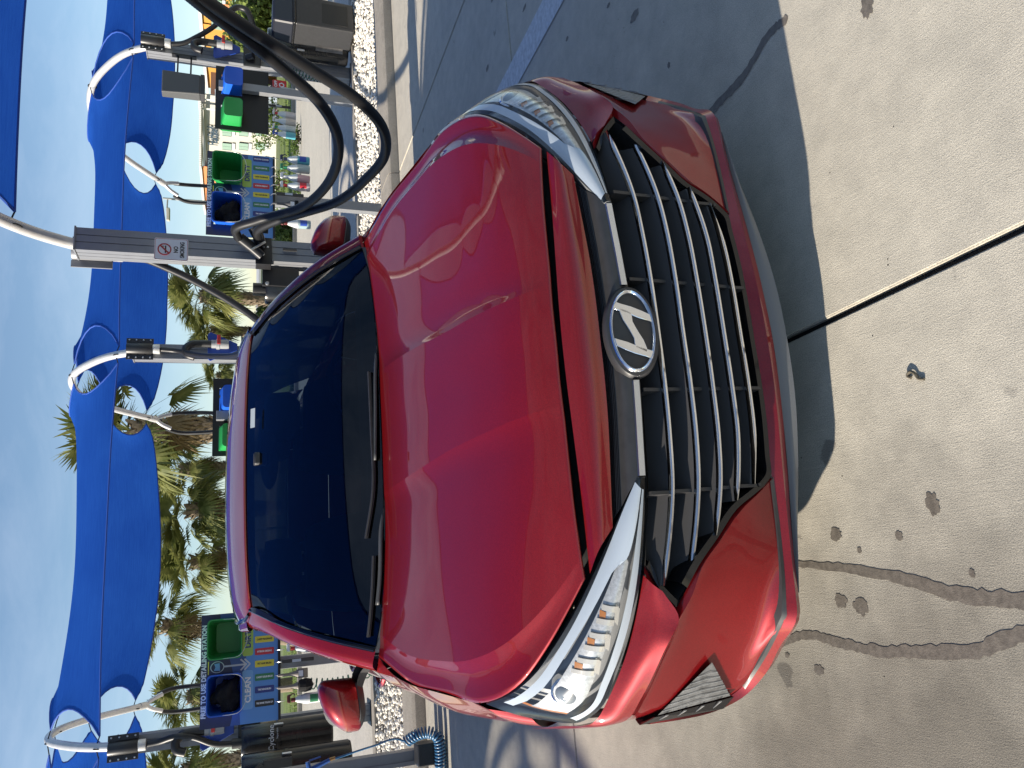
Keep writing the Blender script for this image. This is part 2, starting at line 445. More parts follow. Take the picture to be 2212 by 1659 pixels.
# curled scrap of rubber trim lying on the slab
sc = MB().tube(spline([(-.178, -.212, .004), (-.172, -.198, .005), (-.160, -.193, .006), (-.152, -.181, .006), (-.158, -.171, .005), (-.166, -.180, .005)], 6), [.0035] * 31, 6)
tag(sc.build('rubber_scrap', mat('scrap', (.10, .085, .06), .7)), 'small curled scrap of dark rubber lying on the sunlit slab', 'scrap')
# ------------------------------------------------------------------ the red sedan
car = empty('sedan_car', (0, 2.3, 0), 0, 'glossy red sedan parked nose out in the wash bay', 'car')
class CarRoot: pass
def C_(mb, name, m, parent=None, **k):
    """build a car part; geometry is given in world coordinates, car empty sits at (0,2.3,0)"""
    o = mb.build(name, m, parent if parent is not None else car, **k)
    if parent is None: o.location = (0, -2.3, 0)
    return o
def carpaint():
    m = bpy.data.materials.new('red_paint'); m.use_nodes = True
    nt = m.node_tree; b = nt.nodes['Principled BSDF']; L = nt.links.new
    b.inputs['Metallic'].default_value = .38
    b.inputs['Roughness'].default_value = .40
    b.inputs['Specular IOR Level'].default_value = .25; b.inputs['Coat Weight'].default_value = 1.; b.inputs['Coat Roughness'].default_value = .018; b.inputs['Coat IOR'].default_value = 1.52
    tc = nt.nodes.new('ShaderNodeTexCoord')
    vo = nt.nodes.new('ShaderNodeTexVoronoi'); vo.inputs['Scale'].default_value = 900.; L(tc.outputs['Object'], vo.inputs['Vector'])
    r = nt.nodes.new('ShaderNodeValToRGB'); e = r.color_ramp.elements
    e[0].color = (.150, .003, .0055, 1); e[1].color = (.285, .0085, .011, 1); L(vo.outputs['Color'], r.inputs['Fac'])
    L(r.outputs['Color'], b.inputs['Base Color'])
    MATS['red_paint'] = m
    return m
paint = carpaint()
blk_gloss = mat('black_gloss', (.010, .010, .011), .12, spec=.5)
blk_plastic = mat('black_plastic', (.034, .034, .036), .42, noise=.15, nscale=40, bump=.15, bscale=500, bdist=.001)
blk_matt = mat('black_matt', (.008, .008, .008), .85)
grey_plastic = mat('grey_plastic', (.15, .155, .16), .5, bump=.2, bscale=600, bdist=.001)
chrome = mat('chrome', (.80, .82, .85), .10, metal=1.)
satin = mat('satin_chrome', (.62, .66, .72), .22, metal=1.)
rubber = mat('tyre_rubber', (.016, .016, .017), .8)
glass_w = thin_glass('windscreen_glass', (.10, .14, .19), 1.68)
glass_s = thin_glass('side_glass', (.05, .06, .065), 1.55)
lens_m = thin_glass('lens_plastic', (.93, .94, .95), 1.5, .15)

# ---- hood
Hrow = []
HC = [(.145, .7287), (.19, .764), (.27, .799), (.40, .840), (.60, .888), (.80, .928), (1.0, .957), (1.184, .974)]
HE = [(.548, .1725, .7055), (.61, .222, .728), (.69, .290, .760), (.775, .385, .801), (.834, .560, .851), (.827, .74, .886), (.814, .97, .940), (.745, 1.212, 1.0)]
KX_ = [.15, .152, .155, .162, .172, .19, .205, .215]
SX = [.50, .553, .615, .678, .728, .738, .73, .672]
SDZ = [0, .003, .008, .013, .015, .016, .010, .004]
for (y, z), E_, kx, sx, sdz, fd in zip(HC, HE, KX_, SX, SDZ, (.3, .6, .9, 1, 1, 1, .8, .4)):
    def Y(x): t = (x / E_[0]) ** 2; return y + (E_[1] - y) * t
    base = lambda x: z + (E_[2] - z) * (x / E_[0]) ** 2.6
    row = [(0, Y(0), z), (kx * .6, Y(kx * .6), z + .0005), (kx, Y(kx), base(kx) - .0005), (kx + .020, Y(kx + .020), base(kx + .020) - .0036 * fd), (kx + .13, Y(kx + .13), base(kx + .13) - .0034 * fd), ((kx + sx) / 2 + .05, Y((kx + sx) / 2 + .05), base((kx + sx) / 2 + .05) + sdz * .25),
           (sx, Y(sx), base(sx) + sdz * .75), (sx + (E_[0] - sx) * .35, Y(sx + (E_[0] - sx) * .35), base(sx + (E_[0] - sx) * .35) - sdz * .08), tuple(E_)]
    Hrow.append(sym(row))
HOODG = surf(Hrow, 5, 6, bu=(2, 6, 10, 14))
_nc = HOODG.shape[1]; _sh = set()
for ci in (2, 6, 10, 14):
    for i in range(HOODG.shape[0] - 1): _sh.add((i * _nc + ci * 5, (i + 1) * _nc + ci * 5))
hood = C_(MB().grid(HOODG), 'hood', paint, smooth=60, solid=.006, sharp=_sh)

# ---- shapes of the nose, right half (x >= 0)
SHUT = [(0, .1449, .7287), (.1, .1453, .7274), (.2, .1477, .7233), (.3, .1525, .7181), (.4, .1595, .7128), (.5, .1682, .7081), (.548, .1724, .7055)]
RLOW = [(0, .0825, .6428), (.1, .0834, .6427), (.2, .0883, .6436), (.3, .0971, .6465), (.4, .1079, .6493), (.432, .1112, .6500), (.441, .1124, .6503)]
# nose band between hood and grille
top = [(x, y - .006, z - .013) for x, y, z in SHUT]; top[-1] = (.537, .168, .692)
mid = []
for a, b in zip(top, RLOW):
    q = lerp3(a, b, .5); mid.append((q[0], q[1] - .011, q[2] + .012))
band = surf([sym(top), sym(mid), sym(RLOW), sym([(x, y + .02, z - .004) for x, y, z in RLOW])], 5, 6, bv=(2,))
nose = C_(MB().grid(band, flip=True), 'nose_band', paint, smooth=50)

# black upper grille panel: ribbed ledge and smooth bar carrying the chrome strips
STR = [(0, .0417, .5912), (.117, .0429, .5921), (.2, .0467, .5948), (.27, .0509, .5975), (.337, .055, .5997)]
def on_poly(P, x): P = np.array(P); return tuple(np.array([x, np.interp(x, P[:, 0], P[:, 1]), np.interp(x, P[:, 0], P[:, 2])]))
UX = [0, .06, .12, .2, .28, .337]
r_a = [on_poly(RLOW, x * 1.27) for x in UX]; r_a = [(x, y + .012, z - .004) for x, y, z in r_a]
r_c = [on_poly(STR, x) for x in UX]; r_c = [(x, y + .002, z + .001) for x, y, z in r_c]
r_b = [(lerp3(a, c, .36)[0], lerp3(a, c, .36)[1] + .004, lerp3(a, c, .36)[2] - .004) for a, c in zip(r_a, r_c)]
r_m = [(lerp3(a, c, .70)[0], lerp3(a, c, .70)[1] - .007, lerp3(a, c, .70)[2] + .004) for a, c in zip(r_a, r_c)]
r_d = [(x, y + .004, z - .022) for x, y, z in r_c]
r_e = [(x, y + .06, z - .026) for x, y, z in r_c]
C_(MB().grid(surf([sym(r) for r in (r_a, r_b, r_m, r_c, r_d, r_e)], 6, 4, bv=(1, 3, 4)), flip=True), 'grille_panel', blk_plastic, smooth=40)
# fine ribs on the ledge
rib = MB()
for k in range(1, 7):
    t = k / 7
    P = spline(sym([lerp3(a, b, t) for a, b in zip(r_a, r_b)]), 5)
    rib.tube([(p[0], p[1] - .001, p[2] + .001) for p in P], .0016, 5)
C_(rib, 'ledge_ribs', blk_gloss)
for sgn in (1, -1):
    P = spline([on_poly(STR, x) for x in (.117, .16, .2, .25, .3, .335)], 6)
    A = [(p[0], p[1] - .004, p[2] + .001) for p in P]; B = [(p[0], p[1] - .006, p[2] - .0125) for p in P]; D = [(p[0], p[1] + .004, p[2] - .014) for p in P]; E0 = [(p[0], p[1] + .006, p[2] + .003) for p in P]
    mb = MB().grid([E0, A, B, D], flip=True)
    C_(mb if sgn > 0 else mb.mirror(), 'chrome_strip', satin, smooth=30)

# ---- grille opening
GO = [(.337, .052, .580), (.45, .088, .577), (.53, .118, .574), (.585, .118, .548), (.625, .110, .517), (.585, .088, .497), (.54, .072, .470), (.48, .066, .412), (.42, .060, .355), (.385, .060, .295), (.362, .068, .255), (.345, .070, .237), (.3, .066, .2345), (.2, .061, .229), (.1, .0594, .227), (0, .0594, .227)]
GO_full = [(0, .046, .570), (.12, .046, .570), (.24, .05, .574)] + GO
grille = C_(MB().grid([[(p[0], p[1] + .004, p[2]) for p in sym(GO_full[::-1])[::-1]], [(p[0] * .97, p[1] + .085, p[2]) for p in sym(GO_full[::-1])[::-1]]]), 'grille', blk_matt, smooth=0)
# back wall of the grille cavity
cz_ = .41
bw = MB(); half = [(p[0] * .97, p[1] + .082, p[2]) for p in GO_full]
pts = half + [(-x, y, z) for x, y, z in half[::-1]]
bw.v = pts + [(0, .14, .41)]; n = len(pts); bw.f = [(i, (i + 1) % n, n) for i in range(n)]; bw.mi = [0] * n
C_(bw, 'grille_back', blk_matt, grille, smooth=0)
# surround moulding
lowp = [p for p in GO if True]
for sgn in (1, -1):
    P = spline(GO[2:], 5, brk=(2,))
    mb = MB().grid([[(p[0] * 1.0 + .000, p[1] + .012, p[2]) for p in P], [(p[0], p[1] - .004, p[2]) for p in P], [(p[0] - .012 * (p[0] / .62), p[1] - .003, p[2] + .012 * (1 if p[2] < .5 else -.6)) for p in P], [(p[0] - .02 * (p[0] / .62), p[1] + .05, p[2] + .018 * (1 if p[2] < .5 else -.6)) for p in P]], flip=False)
    C_(mb if sgn > 0 else mb.mirror(), 'grille_surround', blk_gloss, grille, smooth=30)
BARS = [
 [(0, .0304, .5162), (.137, .0323, .5164), (.25, .0396, .5172), (.37, .0537, .5202), (.45, .0693, .5279), (.52, .0861, .5372), (.576, .1001, .5448)],
 [(0, .0174, .4574), (.137, .0186, .4565), (.25, .0254, .4562), (.37, .0407, .4601), (.45, .0573, .4682), (.52, .0752, .4779), (.565, .0872, .4845)],
 [(0, .0166, .3961), (.137, .0182, .3966), (.25, .0237, .3975), (.37, .0367, .4044), (.43, .0476, .4128), (.476, .0573, .4207)],
 [(0, .0157, .3442), (.137, .0169, .3441), (.25, .0222, .3449), (.37, .0386, .3555), (.401, .0441, .3596)],
 [(0, .0322, .2849), (.137, .0329, .2847), (.25, .0379, .2875), (.364, .0513, .299)]]
for k, bar in enumerate(BARS):
    P = spline(sym(bar), 6)
    h = .0042
    n = len(P); tap = [min(1., .25 + .75 * min(i, n - 1 - i) / 6) for i in range(n)]
    rows = [[(p[0], p[1] + .012, p[2] + h * t) for p, t in zip(P, tap)], [(p[0], p[1] + .002, p[2] + h * 1.2 * t) for p, t in zip(P, tap)], [(p[0], p[1] - .003, p[2] + h * .2) for p, t in zip(P, tap)],
            [(p[0], p[1] - .002, p[2] - h * t) for p, t in zip(P, tap)], [(p[0], p[1] + .010, p[2] - h * 1.3 * t) for p, t in zip(P, tap)]]
    C_(MB().grid(rows, flip=True), 'chrome_bar', chrome, grille, smooth=50)
    rows = [[(p[0], p[1] + .066, p[2] + .026) for p in P], [(p[0], p[1] + .012, p[2] + h * .9) for p in P], [(p[0], p[1] + .010, p[2] - h * 1.2) for p in P], [(p[0], p[1] + .07, p[2] - .004) for p in P]]
    C_(MB().grid(rows, flip=True), 'grille_blade', mat('blade_plastic', (.05, .05, .053), .5), grille, smooth=20)
for x0, zt, zb in ((.137, .565, .24), (.37, .572, .275)):
    for sgn in (1, -1):
        mb = MB()
        for z0, z1 in ((zt, .5185), (.514, .459), (.455, .399), (.394, .347), (.342, .287), (.282, zb)):
            if z1 < zb: continue
            yy = lambda z: .060 if x0 < .2 else .072
            xx = lambda z: (x0 - .02 * (.55 - z)) * sgn if x0 < .2 else (x0 + .03 * (z - .42)) * sgn
            mb.box(((xx(z0) + xx(z1)) / 2, yy(0) + .012, (z0 + z1) / 2), (.008, .05, z0 - z1))
        C_(mb, 'grille_fin', blk_plastic, grille, smooth=0)

# emblem: oval ring and slanted letter in bright metal on a black disc
ELL_A, ELL_B = .102, .055
em = C_(MB(), 'emblem', blk_gloss, smooth=0) if False else None
tilt = R(12)
EMM = Matrix.Translation((0, .0335, .583)) @ Matrix.Rotation(R(90) - tilt, 4, 'X')
disc = MB()
nE = 48
def ell(a, b, z, n=nE): return [EMM @ Vector((a * math.cos(2 * math.pi * i / n), b * math.sin(2 * math.pi * i / n), z)) for i in range(n)]
disc.grid([ell(ELL_A * 1.10, ELL_B * 1.16, -.03), ell(ELL_A * 1.12, ELL_B * 1.20, -.010), ell(ELL_A * 1.06, ELL_B * 1.10, -.001), ell(ELL_A * .98, ELL_B * .96, .001), ell(.0005, .0005, .004)], closed=True)
emblem = C_(disc, 'emblem', blk_plastic, smooth=40)
ring = MB().grid([ell(ELL_A, ELL_B, -.002), ell(ELL_A * .985, ELL_B * .975, .007), ell(ELL_A * .95, ELL_B * .92, .0095), ell(ELL_A * .905, ELL_B * .85, .007), ell(ELL_A * .89, ELL_B * .825, .0)], closed=True)
C_(ring, 'emblem_ring', chrome, emblem, smooth=60)
def emb_poly(name, poly):
    C_(MB().prism([(x * ELL_A, y * ELL_B) for x, y in poly], .0085, EMM), name, chrome, emblem, smooth=30, bevel=.0012)
emb_poly('emblem_stroke', [(.18, -.86), (.36, -.80), (.46, -.45), (.56, -.05), (.64, .40), (.70, .68), (.53, .80), (.47, .5), (.40, .16), (.28, -.30)])
emb_poly('emblem_stroke', [(-.18, .86), (-.36, .80), (-.46, .45), (-.56, .05), (-.64, -.40), (-.70, -.68), (-.53, -.80), (-.47, -.5), (-.40, -.16), (-.28, .30)])
emb_poly('emblem_crossbar', [(-.55, -.48), (-.45, -.50), (-.25, -.40), (.0, -.17), (.2, -.02), (.33, -.02), (.42, .02), (.55, .48), (.45, .50), (.25, .40), (.0, .17), (-.2, .02), (-.33, .02), (-.42, -.02)])

# ---- bumper cheeks
HLOW = [(.337, .049, .591), (.45, .085, .589), (.55, .122, .591), (.65, .17, .599), (.72, .212, .609), (.79, .262, .622), (.84, .302, .635), (.878, .340, .650)]
cheek = []
XS = [.55, .62, .68, .72, .78, .83, .872, .895, .905]
hl = [(x, np.interp(x, [p[0] for p in HLOW], [p[1] for p in HLOW]) + .002, np.interp(x, [p[0] for p in HLOW], [p[2] for p in HLOW]) - .010) for x in XS[:6]] + [(.876, .335, .640), (.893, .430, .690), (.903, .515, .742)]
c1 = [(.588, .098, .552), (.652, .098, .520), (.69, .118, .535), (.72, .143, .543), (.78, .199, .551), (.83, .249, .560), (.872, .295, .569), (.900, .385, .588), (.910, .500, .610)]
mid = []
for a, b in zip(hl, c1):
    q = lerp3(a, b, .5); mid.append((q[0] + .004, q[1] - .006, q[2] + .002))
upper = surf([hl, mid, c1], 5, 6)
# grille-side bevel joins the cheek at (.625,.11,.517)
low = [
 c1[1:],
 [(.645, .108, .512), (.69, .142, .515), (.725, .172, .520), (.78, .222, .527), (.83, .268, .535), (.868, .308, .543), (.898, .392, .555), (.909, .505, .560)],
 [(.545, .074, .466), (.62, .118, .46), (.70, .176, .455), (.768, .228, .455), (.825, .275, .46), (.866, .312, .465), (.896, .398, .47), (.908, .507, .47)],
 [(.485, .068, .408), (.58, .106, .395), (.68, .174, .380), (.766, .244, .366), (.825, .288, .366), (.868, .322, .366), (.895, .405, .366), (.907, .51, .366)],
 [(.392, .061, .300), (.52, .088, .290), (.65, .150, .283), (.755, .232, .280), (.82, .288, .280), (.864, .325, .280), (.892, .41, .280), (.905, .512, .275)],
 [(.350, .071, .236), (.48, .084, .2325), (.60, .100, .2310), (.668, .120, .230), (.76, .212, .230), (.845, .310, .232), (.885, .41, .235), (.90, .515, .235)]]
lower = surf(low, 5, 5, bv=(1,))
def pair(fn, name, m, parent=None, **k):
    """a right-hand piece and its mirror image"""
    out = []
    for sgn in (1, -1):
        mb = fn(); mb = mb if sgn > 0 else mb.mirror()
        out.append(C_(mb, name, m, parent, **k))
    return out
cheeks = pair(lambda: MB().grid(upper, flip=True).grid(lower, flip=True), 'bumper_cheek', paint, smooth=45)
# grille bevel in body colour
bev_out = [(.545, .121, .580), (.60, .114, .556), (.652, .104, .517), (.60, .080, .488), (.545, .068, .463), (.485, .061, .405), (.425, .054, .348), (.388, .054, .292), (.350, .064, .232)]
bev_in = [(.53, .126, .575), (.585, .124, .547), (.625, .116, .517), (.583, .094, .496), (.54, .080, .470), (.48, .074, .412), (.42, .068, .355), (.385, .068, .296), (.347, .078, .238)]
pair(lambda: MB().grid([spline(bev_out, 4, brk=(2,)), spline(bev_in, 4, brk=(2,))], flip=True), 'grille_bevel', paint, smooth=30)

# ---- lip: black trim strip, red blade, grey under-lip
LT = [(0, .0594, .2275), (.1, .0594, .2275), (.2, .0611, .2290), (.3, .0655, .2330), (.345, .068, .2335), (.45, .078, .2285), (.55, .090, .2265), (.62, .100, .2255), (.668, .112, .226), (.74, .188, .224), (.80, .252, .2265), (.855, .318, .250), (.885, .345, .31), (.895, .352, .40), (.898, .362, .47)]
LR = [(0, .0380, .2020), (.1, .0390, .2030), (.2, .0440, .2055), (.3, .0510, .2090), (.36, .0560, .2105), (.45, .0650, .2105), (.55, .0770, .2090), (.62, .0860, .2065), (.669, .095, .2050), (.745, .180, .203), (.812, .250, .205), (.872, .318, .238), (.897, .340, .305), (.906, .352, .40), (.908, .368, .48)]
LB = [(0, .0472, .1785), (.1, .0490, .180), (.2, .0540, .1825), (.3, .0629, .1855), (.36, .069, .187), (.45, .0802, .1897), (.55, .092, .189), (.62, .098, .1888), (.665, .104, .1880), (.74, .190, .180), (.805, .262, .182), (.872, .345, .215), (.900, .372, .30), (.909, .39, .40), (.911, .41, .49)]
lip = surf([sym(LT), sym(LR), sym(LB), sym([(x * .98, y + .05, z - .01) for x, y, z in LB])], 5, 4, bv=(1, 2))
C_(MB().grid(lip, flip=True), 'bumper_lip', paint, smooth=30)
pair(lambda: MB().grid(spline_rows([[(x, y + .006, z + .003) for x, y, z in low[-1]][:6], [(x, y - .001, z + .001) for x, y, z in [(.352, .070, .2345), (.48, .0825, .2275), (.60, .098, .2262), (.668, .113, .2255), (.76, .211, .2245), (.845, .306, .244)]]]), flip=True), 'trim_strip', blk_plastic, smooth=30) if False else None
def strip_mb():
    A = spline([(.350, .066, .2370), (.48, .0795, .2340), (.60, .0955, .2335), (.668, .1145, .2335), (.76, .207, .2335), (.842, .303, .240)], 5, brk=(3,))
    B = spline([(.348, .0640, .2320), (.48, .0790, .2255), (.60, .0945, .2245), (.670, .1080, .2240), (.762, .204, .2245), (.850, .303, .234)], 5, brk=(3,))
    D = B + np.array([0, .02, -.004])
    return MB().grid([A + np.array([0, .02, .006]), A, B, D], flip=True)
pair(strip_mb, 'trim_strip', blk_plastic, smooth=30)
UB = [(0, .0364, .143), (.15, .0405, .1457), (.3, .0569, .155), (.45, .0807, .1686), (.55, .0965, .1775), (.62, .108, .183)]
UT = [(0, .052, .174), (.15, .057, .1765), (.3, .068, .180), (.45, .0850, .184), (.55, .098, .186), (.62, .110, .1865)]
C_(MB().grid(surf([sym(UT), sym([(x, y - .010, (z + b[2]) / 2) for (x, y, z), b in zip(UT, UB)]), sym(UB), sym([(x, y + .012, z - .006) for x, y, z in UB]), sym([(x * .98, y + .09, z) for x, y, z in UB])], 6, 4, bv=(2, 3)), flip=True), 'under_lip', grey_plastic, smooth=50)

# ---- fog lamps and vents
def fog_lens():
    # triangle in the lower cheek, slightly proud
    a, b, c = (.766, .236, .368), (.860, .314, .279), (.880, .322, .484)
    rows = []
    for i in range(9):
        t = i / 8
        p, q = lerp3(a, b, t), lerp3(a, c, t)
        r = []
        for j in range(7):
            s = j / 6; w = lerp3(p, q, s); bul = .012 * math.sin(math.pi * s) * t * (1.2 - t)
            r.append((w[0] - bul * .3, w[1] - .009 - bul, w[2]))
        rows.append(r)
    return MB().grid(rows)
fogs = pair(fog_lens, 'fog_lamp', mat('fog_lens', (.20, .205, .21), .15, metal=.35, spec=.8, coat=1., noise=.45, nscale=45), smooth=40)
for sgn, fo in zip((1, -1), fogs):
    mb = MB()
    for k in range(6):
        t = .28 + .13 * k
        p, q = lerp3((.766, .236, .368), (.860, .314, .279), t), lerp3((.766, .236, .368), (.880, .322, .484), t)
        mb.tube([(p[0], p[1] - .0105, p[2]), (lerp3(p, q, .5)[0] - .003, lerp3(p, q, .5)[1] - .018, lerp3(p, q, .5)[2]), (q[0], q[1] - .0105, q[2])], .0007, 5)
    mb = mb if sgn > 0 else mb.mirror(); C_(mb, 'lens_rib', mat('clear_rib', (.42, .44, .44), .15, spec=.8), fo)
    mb = MB()
    a, b, d, e = (.864, .310, .268), (.884, .318, .492), (.899, .350, .520), (.890, .340, .285)
    mb.add([(a[0], a[1] - .004, a[2]), (b[0], b[1] - .004, b[2]), (d[0] + .003, d[1] - .006, d[2]), (e[0] + .003, e[1] - .006, e[2]), (a[0] - .008, a[1] + .03, a[2]), (b[0] - .008, b[1] + .03, b[2]), (d[0] - .02, d[1] + .02, d[2]), (e[0] - .02, e[1] + .02, e[2])], [(0, 1, 5, 4), (1, 2, 6, 5), (2, 3, 7, 6), (3, 0, 4, 7), (0, 3, 2, 1)])
    mb = mb if sgn > 0 else mb.mirror(); C_(mb, 'vent', blk_gloss, fo, smooth=0)
    for k in range(4):
        z = .31 + .05 * k; w = lerp3(a, b, (z - a[2]) / (b[2] - a[2])); w2 = lerp3(e, d, (z - e[2]) / (d[2] - e[2]))
        mb = MB().add([(w[0], w[1] - .009, z - .003), (w[0], w[1] - .009, z + .004), (lerp3(w, w2, .75)[0], lerp3(w, w2, .75)[1] - .010, z + .012)], [(0, 1, 2)]); mb = mb if sgn > 0 else mb.mirror()
        C_(mb, 'vent_fin', mat('fin_grey', (.22, .22, .22), .4), fo, smooth=0, solid=.002)

# ---- headlights
LU = [(.337, .056, .604), (.40, .091, .630), (.47, .13, .656), (.55, .178, .686), (.63, .234, .717), (.70, .297, .747), (.76, .36, .776), (.80, .425, .806), (.836, .545, .843)]
LW = [(.340, .050, .588), (.45, .085, .587), (.55, .122, .589), (.65, .17, .597), (.72, .212, .607), (.79, .262, .620), (.84, .302, .633), (.873, .345, .665), (.874, .452, .742)]
def lens_ctrl(inset=0.):
    rows = []
    for v in (0, .25, .5, .75, 1.):
        r = []
        for i, (a, b) in enumerate(zip(LU, LW)):
            w = np.array(lerp3(a, b, v)); u = i / 8
            nrm = np.array([.25 + .55 * u * u, -.75 + .25 * u, .45]); nrm /= np.linalg.norm(nrm)
            bul = (.004 + .026 * math.sin(math.pi * min(1, u * 1.05)) ** .7) * math.sin(math.pi * v)
            w = w + nrm * (bul - inset)
            r.append(w)
        rows.append(r)
    return surf(rows, 8, 6)
LENS = lens_ctrl(0)                    # [v 0..24][u 0..64]
def lens_at(u, v, inset=0.):
    G = LENS; a, b = v * (G.shape[0] - 1), u * (G.shape[1] - 1)
    i, j = min(int(a), G.shape[0] - 2), min(int(b), G.shape[1] - 2); fa, fb = a - i, b - j
    p = (G[i, j] * (1 - fa) + G[i + 1, j] * fa) * (1 - fb) + (G[i, j + 1] * (1 - fa) + G[i + 1, j + 1] * fa) * fb
    nrm = np.cross(G[i, j + 1] - G[i, j], G[i + 1, j] - G[i, j]); nrm /= np.linalg.norm(nrm) + 1e-9
    if nrm[1] > 0: nrm = -nrm
    return p - nrm * inset
def lens_patch(uv_top, uv_bot, inset, n=24, k=4, inset2=None):
    """strip between two (u,v) polylines on the lens, set back by inset"""
    T = spline([(u, v, 0) for u, v in uv_top], 8); Bm = spline([(u, v, 0) for u, v in uv_bot], 8)
    rows = []
    for i in range(k + 1):
        t = i / k; rows.append([lens_at(min(1, max(0, (a[0] * (1 - t) + b[0] * t))), min(1, max(0, (a[1] * (1 - t) + b[1] * t))), inset + ((inset2 if inset2 is not None else inset) - inset) * t) for a, b in zip(T, Bm)])
    return MB().grid(rows, flip=True)
hl_dark = mat('lamp_bezel', (.34, .35, .36), .3, metal=.3)
hl_grey = mat('lamp_inner', (.46, .47, .48), .28, metal=.35, noise=.25, nscale=120)
drl = mat('light_guide', (.40, .46, .53), .25, spec=.7, coat=.6)
amber = mat('amber_reflector', (.40, .15, .03), .25, coat=.6)
bezels = pair(lambda: MB().grid(lens_ctrl(.045), flip=True), 'headlight', hl_dark, smooth=60)
for sgn, hb in zip((1, -1), bezels):
    def H(mb, name, m, **k): return C_(mb if sgn > 0 else mb.mirror(), name, m, hb, **k)
    H(MB().grid(LENS, flip=True), 'lens', lens_m, smooth=60)
    # rim that seals lens and bezel
    rim = [np.vstack([LENS[0], LENS[:, -1], LENS[-1][::-1], LENS[:, 0][::-1]])]
    G2 = lens_ctrl(.05); rim.append(np.vstack([G2[0], G2[:, -1], G2[-1][::-1], G2[:, 0][::-1]]))
    H(MB().grid(rim), 'lens_rim', mat('lens_edge', (.20, .21, .22), .2, coat=.6), smooth=30)
    # grey inner field
    H(lens_patch([(.22, .34), (.5, .30), (.8, .30), (.9, .34)], [(.24, .66), (.5, .70), (.75, .74), (.86, .74)], .008, k=6), 'lamp_field', hl_grey, smooth=40)
    # upper light guide: wide at the inner tip
    H(lens_patch([(.02, .04), (.1, .045), (.25, .06), (.5, .07), (.75, .07), (.94, .08)], [(.03, .64), (.12, .64), (.20, .60), (.29, .33), (.5, .21), (.93, .20)], -.0012, k=4), 'light_guide', drl, smooth=40)
    H(lens_patch([(.03, .72), (.15, .72), (.35, .77), (.6, .82), (.80, .84), (.87, .80)], [(.03, .86), (.15, .88), (.35, .92), (.6, .93), (.80, .93), (.88, .92)], -.0012, k=3), 'light_guide', drl, smooth=40)
    # three folded indicator bars
    for u0 in (.36, .455, .55):
        for dv in (0, .10):
            H(lens_patch([(u0 + .035 + dv * .45, .34), (u0 + .0 + dv * .45, .66)], [(u0 + .05 + dv * .45, .36), (u0 + .018 + dv * .45, .68)], .004, k=1), 'indicator_bar', mat('clear_bar', (.46, .44, .40), .12, spec=.9, coat=1.), smooth=0)
        H(lens_patch([(u0 + .0, .60), (u0 + .05, .66)], [(u0 + .004, .70), (u0 + .055, .76)], .005, k=1), 'indicator_bar', mat('clear_bar'), smooth=0)
        H(lens_patch([(u0 + .055, .33), (u0 + .078, .38)], [(u0 + .045, .46), (u0 + .07, .5)], .006, k=1), 'indicator_bulb', amber, smooth=0)
    # projector lens with its bright ring
    pc = lens_at(.755, .50, .026)
    nd = Vector((.42, -.75, .30)).normalized(); MM = nd.to_track_quat('Z', 'Y').to_matrix()
    mb = MB().lathe([(.040, -.02), (.041, .004), (.036, .008), (.033, .004)], pc, 28, MM); H(mb, 'projector_ring', chrome, smooth=40)
    mb = MB().lathe([(.033, .002), (.028, .014), (.018, .022), (.008, .025), (.0005, .026)], pc, 28, MM); H(mb, 'projector_lens', mat('projector_glass', (.20, .23, .26), .03, spec=1., coat=1.), smooth=60)
    H(lens_patch([(.915, .20), (.90, .5), (.878, .80)], [(.93, .20), (.915, .5), (.890, .82)], .014, k=2), 'amber_strip', amber, smooth=40)
    H(lens_patch([(.935, .15), (.92, .5), (.90, .86)], [(.985, .2), (.975, .5), (.95, .86)], .02, k=2), 'side_reflector', satin, smooth=40)

# black blocker added under hood and behind nose: keeps gaps dark, stops sun leaks
tub = surf([[(x * .90, y + .05 if k == 0 else y + .03, z - .075) for x, y, z in r] for k, r in enumerate(Hrow)], 2, 2)
m_ = MB().grid(tub)
fr0 = tub[0]
m_.grid([fr0, [(p[0], p[1] + .03, .12) for p in fr0]], flip=True)
wall = [(.54, .215, .62), (.70, .31, .62), (.80, .42, .62), (.84, .55, .62)]
m_.grid([spline([(x * .97, y + .03, .70 if x > .6 else .62) for x, y, z in wall], 4), spline([(x * .95, y + .10, .15) for x, y, z in wall], 4)]).grid([[(-p[0], p[1], p[2]) for p in spline([(x * .97, y + .03, .70 if x > .6 else .62) for x, y, z in wall], 4)], [(-p[0], p[1], p[2]) for p in spline([(x * .95, y + .10, .15) for x, y, z in wall], 4)]])
m_.box((0, .74, .40), (1.20, .84, .44)).box((0, .24, .40), (.62, .16, .34))  # solid blocks added to stop light spots inside the car's shadow
C_(m_, 'sun_blocker', blk_matt, smooth=0)

